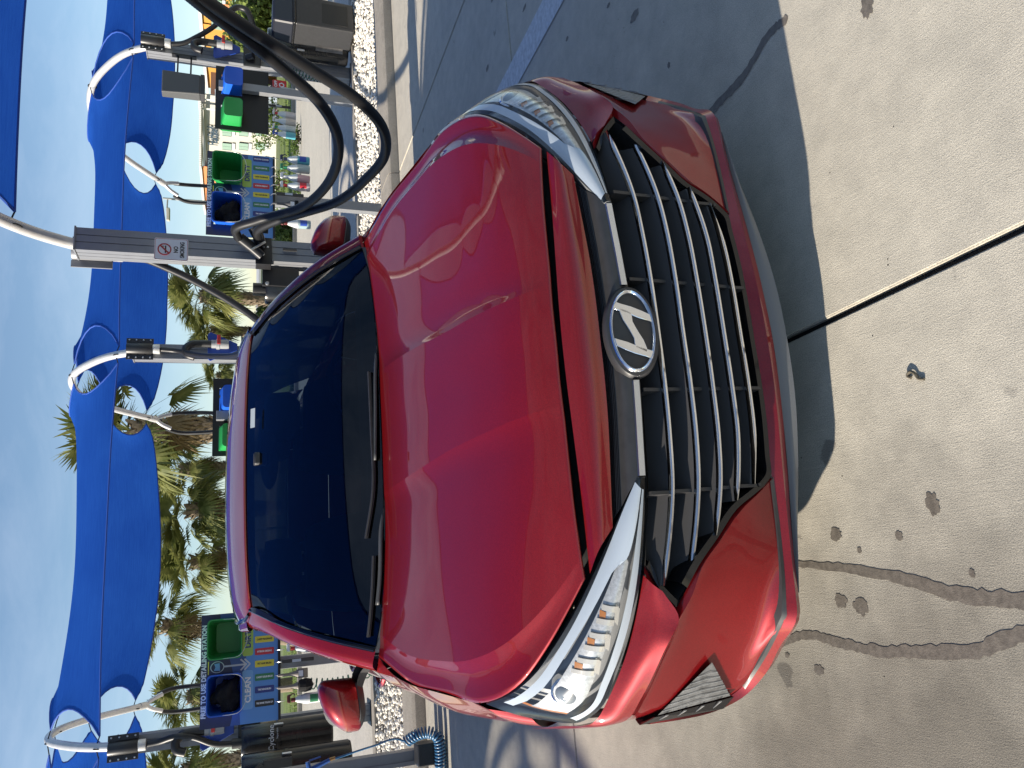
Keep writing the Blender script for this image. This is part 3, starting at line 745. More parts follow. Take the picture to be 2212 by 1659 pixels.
# ---- body sides: fender, doors, quarter panel
WF, WR, WZ, WRAD = .90, 3.60, .325, .365
def arch(y):
    for c in (WF, WR):
        if abs(y - c) < WRAD: return WZ + math.sqrt(WRAD ** 2 - (y - c) ** 2)
    return .20
TOPL = [(.52, .875, .73), (.556, .850, .838), (.60, .838, .856), (.74, .831, .888), (.97, .820, .941), (1.10, .803, .968), (1.22, .760, .996), (1.36, .792, 1.0), (1.6, .795, .985), (2.2, .80, .99), (2.9, .80, 1.01), (3.4, .785, 1.03), (3.8, .76, 1.05), (4.2, .72, 1.06), (4.42, .68, 1.05)]
def side_row(y):
    A = np.array(TOPL); tx, tz = np.interp(y, A[:, 0], A[:, 1]), np.interp(y, A[:, 0], A[:, 2])
    wid = np.interp(y, [.5, .62, .9, 1.4, 2.5, 3.6, 4.1, 4.45], [.905, .905, .908, .895, .895, .905, .88, .82])
    b = arch(y) if not hasattr(arch, 'off') else .2
    sh = min(tz - .02, np.interp(y, [.5, .9, 1.5, 4.], [.70, .79, .84, .90]))
    sh = max(sh, b + .06)
    mid = max(.58, b + .03) if b < .57 else b + (sh - b) * .5
    lowz = b + (mid - b) * .4
    return [(tx, y, tz), ((tx * .45 + wid * .55), y, tz - (tz - sh) * .38), (wid, y, sh), (wid - .010, y, (sh + mid) / 2), (wid - .004, y, mid), (wid - .006, y, lowz), (wid - .012 if b > .21 else wid - .05, y, b)]
def side_panel(name, ya, yb, n, m=paint):
    ys = list(np.linspace(ya, yb, n))
    for c in (WF, WR):
        for e in (c - WRAD + .002, c + WRAD - .002):
            if ya < e < yb: ys.append(e)
    ys = sorted(ys)
    rows = np.array([side_row(y) for y in ys])
    A = np.array([spline(r, 4) for r in rows])
    return pair(lambda: MB().grid(A), name, m, smooth=40)
side_panel('fender', .522, 1.352, 26)
doors_f = side_panel('front_door', 1.358, 2.36, 8)
doors_r = side_panel('rear_door', 2.366, 3.22, 10)
side_panel('quarter_panel', 3.226, 4.45, 26)
for d, y in list(zip(doors_f, (2.2, 2.2))) + list(zip(doors_r, (3.06, 3.06))):
    sgn = 1 if d in (doors_f[0], doors_r[0]) else -1
    P = spline([(.895, y - .10, .83), (.925, y - .07, .832), (.925, y + .06, .834), (.898, y + .09, .834)], 5)
    mb = MB().tube(P, .012, 8); C_(mb if sgn > 0 else mb.mirror(), 'door_handle', paint, d)
# corner of the fender beside the screen
pair(lambda: MB().grid(surf([[(.802, 1.095, .969), (.775, 1.18, .985), (.748, 1.222, .998)], [(.812, 1.20, .968), (.80, 1.235, .985), (.785, 1.255, .999)], [(.806, 1.352, .985), (.80, 1.35, .995), (.788, 1.345, 1.02)]], 4, 4), flip=True), 'fender_corner', paint, smooth=60)
# sill
pair(lambda: MB().box((.80, 2.25, .20), (.18, 2.0, .06)), 'sill', blk_plastic, smooth=0)

# ---- greenhouse
WSB = [(0, 1.150, .975), (.25, 1.155, .977), (.5, 1.172, .985), (.66, 1.195, 1.0), (.722, 1.215, 1.012)]
WST = [(0, 1.735, 1.412), (.2, 1.742, 1.410), (.4, 1.765, 1.403), (.52, 1.795, 1.393), (.565, 1.815, 1.386)]
wsm = []
for t in (1 / 3, 2 / 3):
    r = []
    for a, b in zip(WSB, WST):
        q = lerp3(a, b, t); r.append((q[0] * (1 + .02 * math.sin(math.pi * t)), q[1] - .03 * math.sin(math.pi * t), q[2] + .035 * math.sin(math.pi * t)))
    wsm.append(r)
WS = surf([sym(WSB), sym(wsm[0]), sym(wsm[1]), sym(WST)], 6, 8)
wind = C_(MB().grid(WS), 'windscreen', glass_w, smooth=80)
# black printed border of the glass
bd = MB(); inn = WS * 1.0
nR, nC = WS.shape[:2]
def ws_in(i, j): return WS[i, j] + np.array([0, .004, -.003])
rows = [[ws_in(i, j) for j in range(nC)] for i in (0, 1, 2)]; bd.grid(rows)
rows = [[ws_in(nR - 1 - i, j) for j in range(nC)] for i in (2, 1, 0)]; bd.grid(rows)
for a, b in ((0, 2), (nC - 3, nC - 1)): bd.grid([[ws_in(i, j) for j in range(a, b + 1)] for i in range(2, nR - 2)])
C_(bd, 'glass_border', blk_gloss, wind, smooth=80)
# roof
RO = [WST, [(0, 1.80, 1.430), (.22, 1.81, 1.428), (.44, 1.83, 1.418), (.565, 1.86, 1.405), (.60, 1.875, 1.395)], [(0, 2.05, 1.474), (.24, 2.05, 1.470), (.45, 2.06, 1.456), (.58, 2.07, 1.435), (.625, 2.08, 1.415)],
      [(0, 2.4, 1.497), (.24, 2.4, 1.492), (.45, 2.4, 1.476), (.58, 2.4, 1.452), (.635, 2.4, 1.43)], [(0, 2.9, 1.487), (.24, 2.9, 1.483), (.44, 2.9, 1.467), (.57, 2.9, 1.445), (.62, 2.9, 1.42)], [(0, 3.3, 1.437), (.22, 3.29, 1.433), (.42, 3.26, 1.42), (.53, 3.22, 1.40), (.575, 3.2, 1.382)]]
RO[0] = [(x, y + .012, z + .006) for x, y, z in WST]
C_(MB().grid(surf([sym(r) for r in RO], 5, 6)), 'roof', paint, smooth=60)
# red header edge and black roof ditch mouldings
C_(MB().tube(spline(sym([(x, y + .004, z + .004) for x, y, z in WST]), 5), .005, 6), 'header_edge', paint)
pair(lambda: MB().tube(spline([(.583, 1.852, 1.396), (.600, 1.92, 1.405), (.615, 2.08, 1.425), (.622, 2.4, 1.440), (.61, 2.9, 1.43), (.57, 3.2, 1.392)], 5), [.008] * 26, 8), 'roof_moulding', blk_gloss)
# pillars
PIN = [(.726, 1.214, 1.010), (.690, 1.335, 1.128), (.635, 1.54, 1.270), (.570, 1.812, 1.390), (.585, 1.90, 1.40)]
POUT = [(.795, 1.262, 1.000), (.755, 1.390, 1.120), (.707, 1.60, 1.240), (.655, 1.86, 1.345), (.645, 2.0, 1.378)]
PMID = [(a[0] * .3 + b[0] * .7 + .003, a[1] * .3 + b[1] * .7 - .012, a[2] * .3 + b[2] * .7 + .014) for a, b in zip(PIN, POUT)]
pair(lambda: MB().grid(surf([PIN, PMID, POUT, [(x - .035, y + .03, z - .012) for x, y, z in POUT]], 6, 4, bv=(2,))), 'windscreen_pillar', paint, smooth=50)
pair(lambda: MB().grid(surf([[(x + .004, y - .004, z + .006) for x, y, z in PIN], [(x - .012, y - .012, z + .0) for x, y, z in PIN]], 6, 2)).tube(spline([(x - .004, y - .006, z + .004) for x, y, z in PIN[:4]], 6), .006, 6), 'pillar_seal', blk_gloss)
RAIL = [(.645, 2.0, 1.378), (.660, 2.2, 1.400), (.663, 2.5, 1.408), (.655, 2.9, 1.398), (.61, 3.22, 1.360)]
RIN = [(.60, 1.93, 1.405), (.625, 2.2, 1.430), (.632, 2.5, 1.436), (.618, 2.9, 1.424), (.575, 3.2, 1.385)]
pair(lambda: MB().grid(surf([RIN, [((a[0] + b[0]) / 2 + .012, a[1], (a[2] + b[2]) / 2 + .010) for a, b in zip(RIN, RAIL)], RAIL, [(x - .03, y, z - .01) for x, y, z in RAIL]], 6, 4)), 'roof_rail', paint, smooth=50)
# side glass
def sideglass(ys):
    rows = []
    for y in ys:
        A = np.array(TOPL); bx, bz = np.interp(y, A[:, 0], A[:, 1]) - .03, np.interp(y, A[:, 0], A[:, 2])
        Q = np.array(POUT + RAIL[1:]); rx, rz_ = np.interp(y, Q[:, 1], Q[:, 0]) - .02, np.interp(y, Q[:, 1], Q[:, 2]) - .005
        rows.append([(bx, y, bz), ((bx + rx) / 2 + .012, y, (bz + rz_) / 2), (rx, y, rz_)])
    return lambda: MB().grid(surf(rows, 4, 2))
pair(sideglass([1.40, 1.6, 1.8, 2.0, 2.2, 2.30]), 'door_window', glass_s, smooth=60)
pair(sideglass([2.40, 2.6, 2.8, 3.0, 3.18]), 'door_window', glass_s, smooth=60)
pair(sideglass([2.30, 2.40]), 'centre_pillar', blk_gloss, smooth=60)
# rear pillar, rear glass, boot, tail
CP = [[(.61, 3.22, 1.360), (.575, 3.2, 1.385), (.53, 3.22, 1.402)], [(.68, 3.42, 1.22), (.645, 3.45, 1.255), (.585, 3.52, 1.275)], [(.745, 3.70, 1.075), (.71, 3.74, 1.09), (.64, 3.83, 1.10)]]
CP = [[(.655, 3.18, 1.30)] + CP[0], [(.70, 3.3, 1.15)] + CP[1], [(.77, 3.5, 1.045)] + CP[2]]
pair(lambda: MB().grid(surf(CP, 5, 5), flip=True), 'rear_pillar', paint, smooth=60)
C_(MB().grid(surf([sym([(0, 3.31, 1.434), (.3, 3.295, 1.428), (.54, 3.23, 1.40)]), sym([(0, 3.62, 1.29), (.33, 3.6, 1.287), (.59, 3.52, 1.272)]), sym([(0, 3.93, 1.12), (.35, 3.91, 1.118), (.65, 3.83, 1.10)])], 6, 6)), 'rear_window', glass_s, smooth=60)
C_(MB().grid(surf([sym([(0, 3.935, 1.118), (.4, 3.915, 1.115), (.65, 3.84, 1.095), (.72, 3.80, 1.06)]), sym([(0, 4.2, 1.125), (.4, 4.19, 1.122), (.64, 4.15, 1.10), (.72, 4.12, 1.065)]), sym([(0, 4.50, 1.13), (.4, 4.48, 1.12), (.62, 4.42, 1.09), (.70, 4.38, 1.05)]), sym([(0, 4.56, 1.0), (.4, 4.54, .99), (.66, 4.47, .97), (.76, 4.41, .94)]), sym([(0, 4.58, .78), (.4, 4.56, .78), (.70, 4.50, .78), (.82, 4.42, .78)])], 5, 4, bv=(2,))), 'boot_lid', paint, smooth=50)
C_(MB().grid(surf([sym([(0, 4.59, .775), (.4, 4.575, .775), (.72, 4.51, .775), (.825, 4.42, .775)]), sym([(0, 4.66, .62), (.4, 4.64, .62), (.76, 4.55, .62), (.86, 4.42, .62)]), sym([(0, 4.63, .40), (.4, 4.61, .40), (.74, 4.53, .40), (.86, 4.42, .40)]), sym([(0, 4.55, .22), (.4, 4.53, .22), (.72, 4.46, .22), (.82, 4.38, .22)])], 5, 4)), 'rear_bumper', paint, smooth=50)
pair(lambda: MB().grid(surf([[(.50, 4.545, .98), (.66, 4.49, .96), (.79, 4.39, .93)], [(.48, 4.58, .86), (.68, 4.525, .85), (.825, 4.40, .84)]], 5, 3)), 'tail_lamp', mat('tail_red', (.35, .005, .008), .1, coat=1.), smooth=50)

# ---- cowl, wipers
cow = surf([sym([(0, 1.190, .958), (.3, 1.193, .960), (.6, 1.203, .968), (.735, 1.212, .984)]), sym([(0, 1.165, .955), (.3, 1.170, .957), (.6, 1.185, .968), (.72, 1.205, .990)]), sym([(0, 1.150, .972), (.3, 1.155, .974), (.6, 1.180, .99), (.722, 1.215, 1.010)])], 4, 3)
C_(MB().grid(np.array(cow) + np.array([0, .0, -.002])), 'cowl', blk_plastic, smooth=50)
def wsp(x, t, lift=.0):
    """point on the windscreen: car x, height fraction t"""
    a = int(round(t * (nR - 1))); row = WS[min(a, nR - 1)]
    j = int(np.argmin(abs(row[:, 0] - x))); p = row[j]
    f = t * (nR - 1) - a
    return (x, p[1] - lift * .6 - .0, p[2] + lift * .8)
for arm, blade in (([(.42, 1.185, .965), (.25, 1.165, .985), (.05, 1.160, .993), (-.10, 1.162, 1.000)], [(.22, .06), (.0, .065), (-.2, .075), (-.36, .085)]),
                   ([(-.18, 1.180, .962), (-.32, 1.165, .985), (-.50, 1.175, .995), (-.58, 1.185, 1.004)], [(-.42, .06), (-.52, .055), (-.62, .05), (-.68, .045)])):
    P = spline(arm, 6)
    wp = MB().grid([[(p[0], p[1] - .008, p[2] - .006) for p in P], [(p[0], p[1] - .006, p[2] + .0) for p in P], [(p[0], p[1] + .006, p[2] + .003) for p in P], [(p[0], p[1] + .009, p[2] - .003) for p in P]], flip=arm[0][0] > arm[-1][0] and False)
    wo = C_(wp, 'wiper', mat('wiper_grey', (.06, .062, .065), .5), smooth=40, solid=.002)
    B = spline([wsp(x, t * .8, .012) for x, t in blade], 6)
    C_(MB().tube(B, .0045, 6).tube([(p[0], p[1] + .006, p[2] - .007) for p in B], .003, 5), 'wiper_blade', blk_plastic, wo)

# ---- mirrors
def mirror_shell():
    # lofted housing: sections along x from the inner to the outer end
    secs = []
    for x, yc, zc, hy, hz in ((.832, 1.545, 1.100, .045, .054), (.85, 1.54, 1.099, .062, .067), (.90, 1.535, 1.092, .072, .068), (.95, 1.540, 1.079, .068, .058), (.99, 1.555, 1.062, .054, .042), (1.012, 1.572, 1.050, .034, .024), (1.020, 1.585, 1.046, .012, .008)):
        ring = []
        for k in range(20):
            a = 2 * math.pi * k / 20; c, s = math.cos(a), math.sin(a)
            c = math.copysign(abs(c) ** .75, c); s = math.copysign(abs(s) ** .75, s)
            ring.append((x, yc - hy * c + (.03 if c < 0 else 0) * c, zc + hz * s - (.012 * c if s < 0 else 0)))
        secs.append(ring)
    S = np.array(secs); A = np.stack([spline(S[:, k], 4) for k in range(20)], 1)
    mb = MB().grid(A, closed=True); mb.f.append(tuple(range(20))[::-1]); mb.mi.append(0)
    return mb
mirs = pair(mirror_shell, 'door_mirror', paint, smooth=50)
for sgn, mo in zip((1, -1), mirs):
    def H(mb, name, m, **k): return C_(mb if sgn > 0 else mb.mirror(), name, m, mo, **k)
    H(MB().grid(surf([[(.845, 1.485, 1.040), (.90, 1.474, 1.032), (.96, 1.485, 1.026), (1.005, 1.525, 1.040), (1.019, 1.575, 1.066)], [(.84, 1.50, 1.022), (.90, 1.490, 1.014), (.96, 1.50, 1.010), (1.01, 1.54, 1.026), (1.022, 1.58, 1.058)], [(.835, 1.56, 1.010), (.90, 1.56, 1.004), (.96, 1.56, 1.004), (1.008, 1.58, 1.022), (1.02, 1.59, 1.055)]], 5, 4), flip=True), 'mirror_base_trim', blk_plastic, smooth=50, solid=.004)
    H(MB().grid(surf([[(.785, 1.43, 1.010), (.82, 1.47, 1.030), (.87, 1.49, 1.040)], [(.785, 1.43, .975), (.82, 1.47, 1.0), (.87, 1.50, 1.016)], [(.785, 1.56, .975), (.82, 1.56, 1.0), (.87, 1.57, 1.012)], [(.785, 1.56, 1.02), (.82, 1.56, 1.04), (.87, 1.57, 1.045)]], 4, 3, bv=(1, 2)), flip=True), 'mirror_arm', blk_plastic, smooth=50)
    H(MB().lathe([(.0005, 0), (.075, 0)], (.925, 1.600, 1.090), 20, Matrix.Rotation(R(90), 3, 'X'), sy=.72), 'mirror_glass', chrome)

# ---- cabin
seat_m = mat('seat_cloth', (.035, .036, .040), .8, bump=.3, bscale=200)
dash_m = mat('dash_plastic', (.014, .015, .017), .6, bump=.2, bscale=400)
C_(MB().grid(surf([[(-.70, 1.22, .96), (0, 1.20, .955), (.70, 1.22, .96)], [(-.70, 1.45, .985), (0, 1.44, .985), (.70, 1.45, .985)], [(-.70, 1.62, .97), (0, 1.62, .97), (.70, 1.62, .97)], [(-.70, 1.68, .88), (0, 1.70, .88), (.70, 1.68, .88)], [(-.70, 1.66, .60), (0, 1.70, .5), (.70, 1.66, .60)]], 4, 4)), 'dashboard', dash_m, smooth=60)
C_(MB().grid(surf([[(-.74, 1.6, .25), (.74, 1.6, .25)], [(-.74, 3.4, .25), (.74, 3.4, .25)]], 2, 2)), 'cabin_floor', dash_m, smooth=0)
C_(MB().grid(surf([sym([(0, 1.78, 1.400), (.3, 1.79, 1.395), (.55, 1.84, 1.375)]), sym([(0, 2.4, 1.465), (.3, 2.4, 1.455), (.60, 2.4, 1.41)]), sym([(0, 3.2, 1.42), (.3, 3.2, 1.41), (.55, 3.18, 1.37)])], 4, 4), flip=True), 'headliner', mat('headliner_cloth', (.10, .10, .10), .9), smooth=60)
def seat(x, y, name='seat', back=.62):
    mb = MB()
    prof = [(y + .02, .50, .25), (y + .10, .62, .25), (y + .18, .82, .24), (y + .24, 1.02, .21), (y + .26, 1.12, .17)]
    rows = []
    for yy, z, hw in prof:
        rows.append([(x + hw * math.cos(a) * (abs(math.cos(a)) ** -.3 if abs(math.cos(a)) > .05 else 1), yy + .075 * math.sin(a), z) for a in np.linspace(0, 2 * math.pi, 20, endpoint=False)])
    mb.grid(rows, closed=True); mb.f.append(tuple(len(mb.v) - 20 + k for k in range(20))); mb.mi.append(0)
    mb.box((x, y - .18, .47), (.5, .5, .14))
    s = C_(mb, name, seat_m, smooth=50, bevel=.02)
    hr = MB().lathe([(.0005, 1.135), (.09, 1.14), (.125, 1.18), (.128, 1.25), (.115, 1.31), (.0005, 1.325)], (x, y + .27, 0), 18, sy=.42)
    C_(hr, 'headrest', seat_m, s, smooth=50)
    C_(MB().tube([(x - .05, y + .27, 1.08), (x - .05, y + .27, 1.16)], .006, 6).tube([(x + .05, y + .27, 1.08), (x + .05, y + .27, 1.16)], .006, 6), 'headrest_post', chrome, s)
seat(.37, 2.30); seat(-.37, 2.30)
seat(.40, 3.08, 'rear_seat'); seat(-.40, 3.08, 'rear_seat')
tw = R(65)
ring = [(.37 + .185 * math.cos(a), 1.78 + .185 * math.sin(a) * math.cos(tw), .90 + .185 * math.sin(a) * math.sin(tw)) for a in np.linspace(0, 2 * math.pi, 33)]
sw = C_(MB().tube(ring, .016, 8, caps=False).tube([(.37, 1.76, .88), (.37, 1.60, .84)], .03, 8), 'steering_wheel', dash_m)
C_(MB().box((.37, 1.775, .895), (.30, .03, .07)).box((.37, 1.775, .87), (.12, .05, .12)), 'wheel_hub', dash_m, sw, bevel=.01)
rv = C_(MB().lathe([(.0005, 0), (.11, .004), (.118, .02), (.0005, .034)], (.0, 1.70, 1.325), 20, Matrix.Rotation(R(90), 3, 'X'), sy=.30), 'rear_view_mirror', blk_gloss, smooth=50)
C_(MB().box((0, 1.66, 1.36), (.05, .05, .05)), 'mirror_mount', blk_plastic, rv, bevel=.008)
sk = MB().add([(.075, 1.666, 1.392), (-.003, 1.664, 1.393), (-.003, 1.645, 1.377), (.075, 1.647, 1.376)], [(0, 1, 2, 3)])
C_(MB().add([(.125 + x, y - .012, z + .004) for x, y, z in sk.v], sk.f), 'glass_sticker', mat('sticker', (.45, .50, .52), .5), smooth=0)

# ---- wheels
def wheel(x, y):
    s = 1 if x > 0 else -1
    MX = Matrix.Rotation(R(90) * s, 3, 'Y')
    t = C_(MB().lathe([(.21, -.10), (.30, -.105), (.318, -.085), (.323, 0), (.318, .085), (.30, .105), (.21, .10)], (x, y, .323), 36, MX), 'wheel', rubber, smooth=40)
    mb = MB().lathe([(.215, .09), (.205, .095), (.195, .05), (.18, .02)], (x, y, .323), 36, MX)
    C_(mb, 'rim', satin, t, smooth=40)
    C_(MB().lathe([(.19, .0), (.0005, .0)], (x, y, .323), 24, MX), 'brake_disc', mat('disc_dark', (.05, .05, .05), .5, metal=.6), t, smooth=0)
    for k in range(5):
        a = 2 * math.pi * k / 5
        mb = MB().prism([(-.035, .03), (.035, .03), (.028, .205), (-.028, .205)], .03, Matrix.Translation((x, y, .323)) @ MX.to_4x4() @ Matrix.Rotation(a, 4, 'Z') @ Matrix.Translation((0, 0, .045)))
        C_(mb, 'spoke', satin, t, bevel=.006)
    C_(MB().lathe([(.05, .05), (.05, .082), (.0005, .085)], (x, y, .323), 16, MX), 'hub_cap', satin, t, smooth=40)
for x in (.775, -.775):
    for y in (WF, WR): wheel(x, y)
# underbody and wheel wells
C_(MB().box((0, 2.3, .24), (1.3, 3.9, .08)).box((0, 2.25, .40), (1.5, 1.9, .3)), 'underbody', blk_matt, smooth=0)
# ------------------------------------------------------------------ vacuum arches, canopies, hoses
alu = mat('aluminium', (.25, .26, .28), .45, metal=.30, noise=.08, nscale=6)
alu_lt = mat('galvanised_pipe', (.66, .66, .65), .38, metal=.45, noise=.10, nscale=9)
blk_metal = mat('black_metal', (.020, .020, .022), .38, noise=.2, nscale=15)
blk_hose = mat('black_hose', (.014, .014, .015), .42)
bolt_m = mat('bolt_zinc', (.55, .56, .58), .35, metal=.8)
blue_plate = mat('blue_plate', (.012, .055, .33), .45)
cord_m = mat('black_cord', (.01, .01, .01), .7)
grey_pvc = mat('grey_pvc', (.30, .31, .32), .45)
red_lever = mat('red_lever', (.55, .03, .025), .4)
ARC = [(0, 2.32), (.07, 2.44), (.30, 2.78), (.66, 3.06), (1.08, 3.27), (1.48, 3.355), (1.76, 3.370), (2.05, 3.355), (2.46, 3.25), (2.86, 3.05), (3.20, 2.82), (3.46, 2.63)]
ARCS = spline([(0, a, b) for a, b in ARC], 8)
def arc_pt(s):
    i = s * (len(ARCS) - 1); k = min(int(i), len(ARCS) - 2); f = i - k
    return ARCS[k] * (1 - f) + ARCS[k + 1] * f
def post_mesh(h, w=.168):
    """grooved square extrusion standing on the origin"""
    a = w / 2; g = .006; e = .006
    side = []
    def edge(p0, p1):
        out = []
        for t0, t1 in ((.34, .36), (.66, .68)):
            for t, d in ((t0 - .015, 0), (t0, 1), (t1, 1), (t1 + .015, 0)): out.append((t, d))
        d = (p1[0] - p0[0], p1[1] - p0[1]); L = math.hypot(*d); n = (-d[1] / L, d[0] / L)
        return [p0] + [(p0[0] + d[0] * t + n[0] * g * q, p0[1] + d[1] * t + n[1] * g * q) for t, q in out]
    c = [(-a, -a), (a, -a), (a, a), (-a, a)]
    for i in range(4): side += edge(c[i], c[(i + 1) % 4])
    return MB().prism(side, h)
def clamp_parts(root, sy, h):
    blk_metal = MATS['black_metal'] if sy > 0 else MATS['aluminium']
    """black split sleeve with bolted flanges that holds the pipe to the post"""
    y = -.155 * sy
    for sx in (-1, 1):
        fl = MB().box((sx * .092, y, h - .13), (.055, .012, .27)).build('clamp_flange', blk_metal, root, smooth=0, bevel=.003)
        for k in range(4):
            MB().lathe([(.0005, .010), (.008, .008), (.010, 0)], (sx * .098, y - .008 * sy, h - .235 + .07 * k), 8, Matrix.Rotation(R(90 * sy), 3, 'X')).build('bolt', bolt_m, fl)
    MB().lathe([(.062, -.26), (.064, -.255), (.064, -.005), (.062, 0)], (0, y, h), 18).build('clamp_sleeve', blk_metal, root, smooth=30)
    MB().lathe([(.052, -.33), (.054, -.325), (.054, -.26)], (0, y, h), 18).build('collar', alu_lt, root, smooth=30)
def make_arch(x, y, sy, label, h=2.52, base=.06):
    """post at (x,y); the pipe rises on the side -sy and arches towards +sy"""
    root = empty('vacuum_arch', (x, y, base), 0, label, 'vacuum arch', 'vacuum arches with canopies')
    post_mesh(h - base).build('post', alu, root, smooth=20)
    MB().box((0, 0, h - base + .006), (.185, .185, .012)).build('post_cap', alu, root, smooth=0, bevel=.003)
    MB().box((0, 0, .008), (.26, .26, .016)).build('base_plate', blk_metal, root, smooth=0, bevel=.004)
    clamp_parts(root, sy, h - base + .06)
    P = [(0, -.155 * sy + p[1] * sy, p[2] - base) for p in ARCS]
    MB().tube(P, .042, 14).build('pipe', alu_lt, root, smooth=50)
    # Y branch at the far end, with two hose tails
    e = Vector(P[-1]); d = (e - Vector(P[-3])).normalized()
    yb = MB().tube([e - d * .05, e + d * .06], .048, 12).build('branch_sleeve', alu_lt, root, smooth=40)
    for s in (-1, 1):
        q = [e + d * .05, e + d * .14 + Vector((s * .06, 0, -.03)), e + d * .24 + Vector((s * .11, 0, -.09))]
        MB().tube(spline([tuple(v) for v in q], 4), .030, 10).build('branch', alu_lt, root, smooth=40)
    return root
POSTX = [2.226, -1.784, 6.15, -5.75, 10.1]
AL = {2.226: 'arch of bare pipe on grey post standing behind the car roof', -1.784: 'arch of bare pipe on grey post behind the detailing sign beside the red mirror', 6.15: 'arch of bare pipe on grey post beside the grey floodlight', -5.75: 'outermost arch of the back row beyond the cyclone canisters', 10.1: 'outermost arch of the back row beyond the black bin'}
arches = {}
for x in POSTX: arches[('b', x)] = make_arch(x, 7.5, 1, AL[x])
FX = [2.02, -2.1, 6.1, -8.5]
FL = {2.02: 'tall grooved grey post with no smoking sign and pipe rising out of the picture', -2.1: 'front row arch on the stall line beside the blue coiled hose', 6.1: 'front row arch on the stall line beyond the black hoses', -8.5: 'unseen front row arch placed by where its shadow falls'}  # leftmost arch is unseen, its place set by where its shadow falls
for x in FX: arches[('f', x)] = make_arch(x, 4.22, -1, FL[x], base=0.)

def cloth():
    m = bpy.data.materials.new('blue_shade_cloth'); m.use_nodes = True
    nt = m.node_tree; nt.nodes.clear(); L = nt.links.new
    out = nt.nodes.new('ShaderNodeOutputMaterial')
    d = nt.nodes.new('ShaderNodeBsdfDiffuse'); t = nt.nodes.new('ShaderNodeBsdfTranslucent')
    mx = nt.nodes.new('ShaderNodeMixShader'); mx.inputs[0].default_value = .42
    tc = nt.nodes.new('ShaderNodeTexCoord'); mp = nt.nodes.new('ShaderNodeMapping'); mp.inputs['Scale'].default_value = (.5, 9, 9)
    n = nt.nodes.new('ShaderNodeTexNoise'); n.inputs['Scale'].default_value = 7; n.inputs['Detail'].default_value = 6; n.inputs['Roughness'].default_value = .7
    n2 = nt.nodes.new('ShaderNodeTexNoise'); n2.inputs['Scale'].default_value = 1.3; n2.inputs['Detail'].default_value = 3
    L(tc.outputs['Object'], mp.inputs['Vector']); L(mp.outputs['Vector'], n.inputs['Vector']); L(tc.outputs['Object'], n2.inputs['Vector'])
    r = nt.nodes.new('ShaderNodeValToRGB'); e = r.color_ramp.elements
    e[0].position = .25; e[1].position = .8; e[0].color = (.012, .066, .38, 1); e[1].color = (.028, .135, .56, 1)
    am = nt.nodes.new('ShaderNodeMixRGB'); am.inputs[0].default_value = .45; L(n.outputs['Fac'], am.inputs[1]); L(n2.outputs['Fac'], am.inputs[2])
    L(am.outputs['Color'], r.inputs['Fac'])
    L(r.outputs['Color'], d.inputs['Color']); L(r.outputs['Color'], t.inputs['Color'])
    bp = nt.nodes.new('ShaderNodeBump'); bp.inputs['Strength'].default_value = .35; bp.inputs['Distance'].default_value = .02; L(n.outputs['Fac'], bp.inputs['Height'])
    L(bp.outputs['Normal'], d.inputs['Normal'])
    L(d.outputs[0], mx.inputs[1]); L(t.outputs[0], mx.inputs[2]); L(mx.outputs[0], out.inputs['Surface'])
    return m
cloth_m = cloth()
hem_m = mat('hem_cloth', (.020, .075, .36), .8)
TIES = (.155, .36, .60, .78, .965)
FT = (.27, .50, .72, .94)
FS = (.10, .28, .46, .62)  # ties of the unseen left canopies, cut to the shade they cast
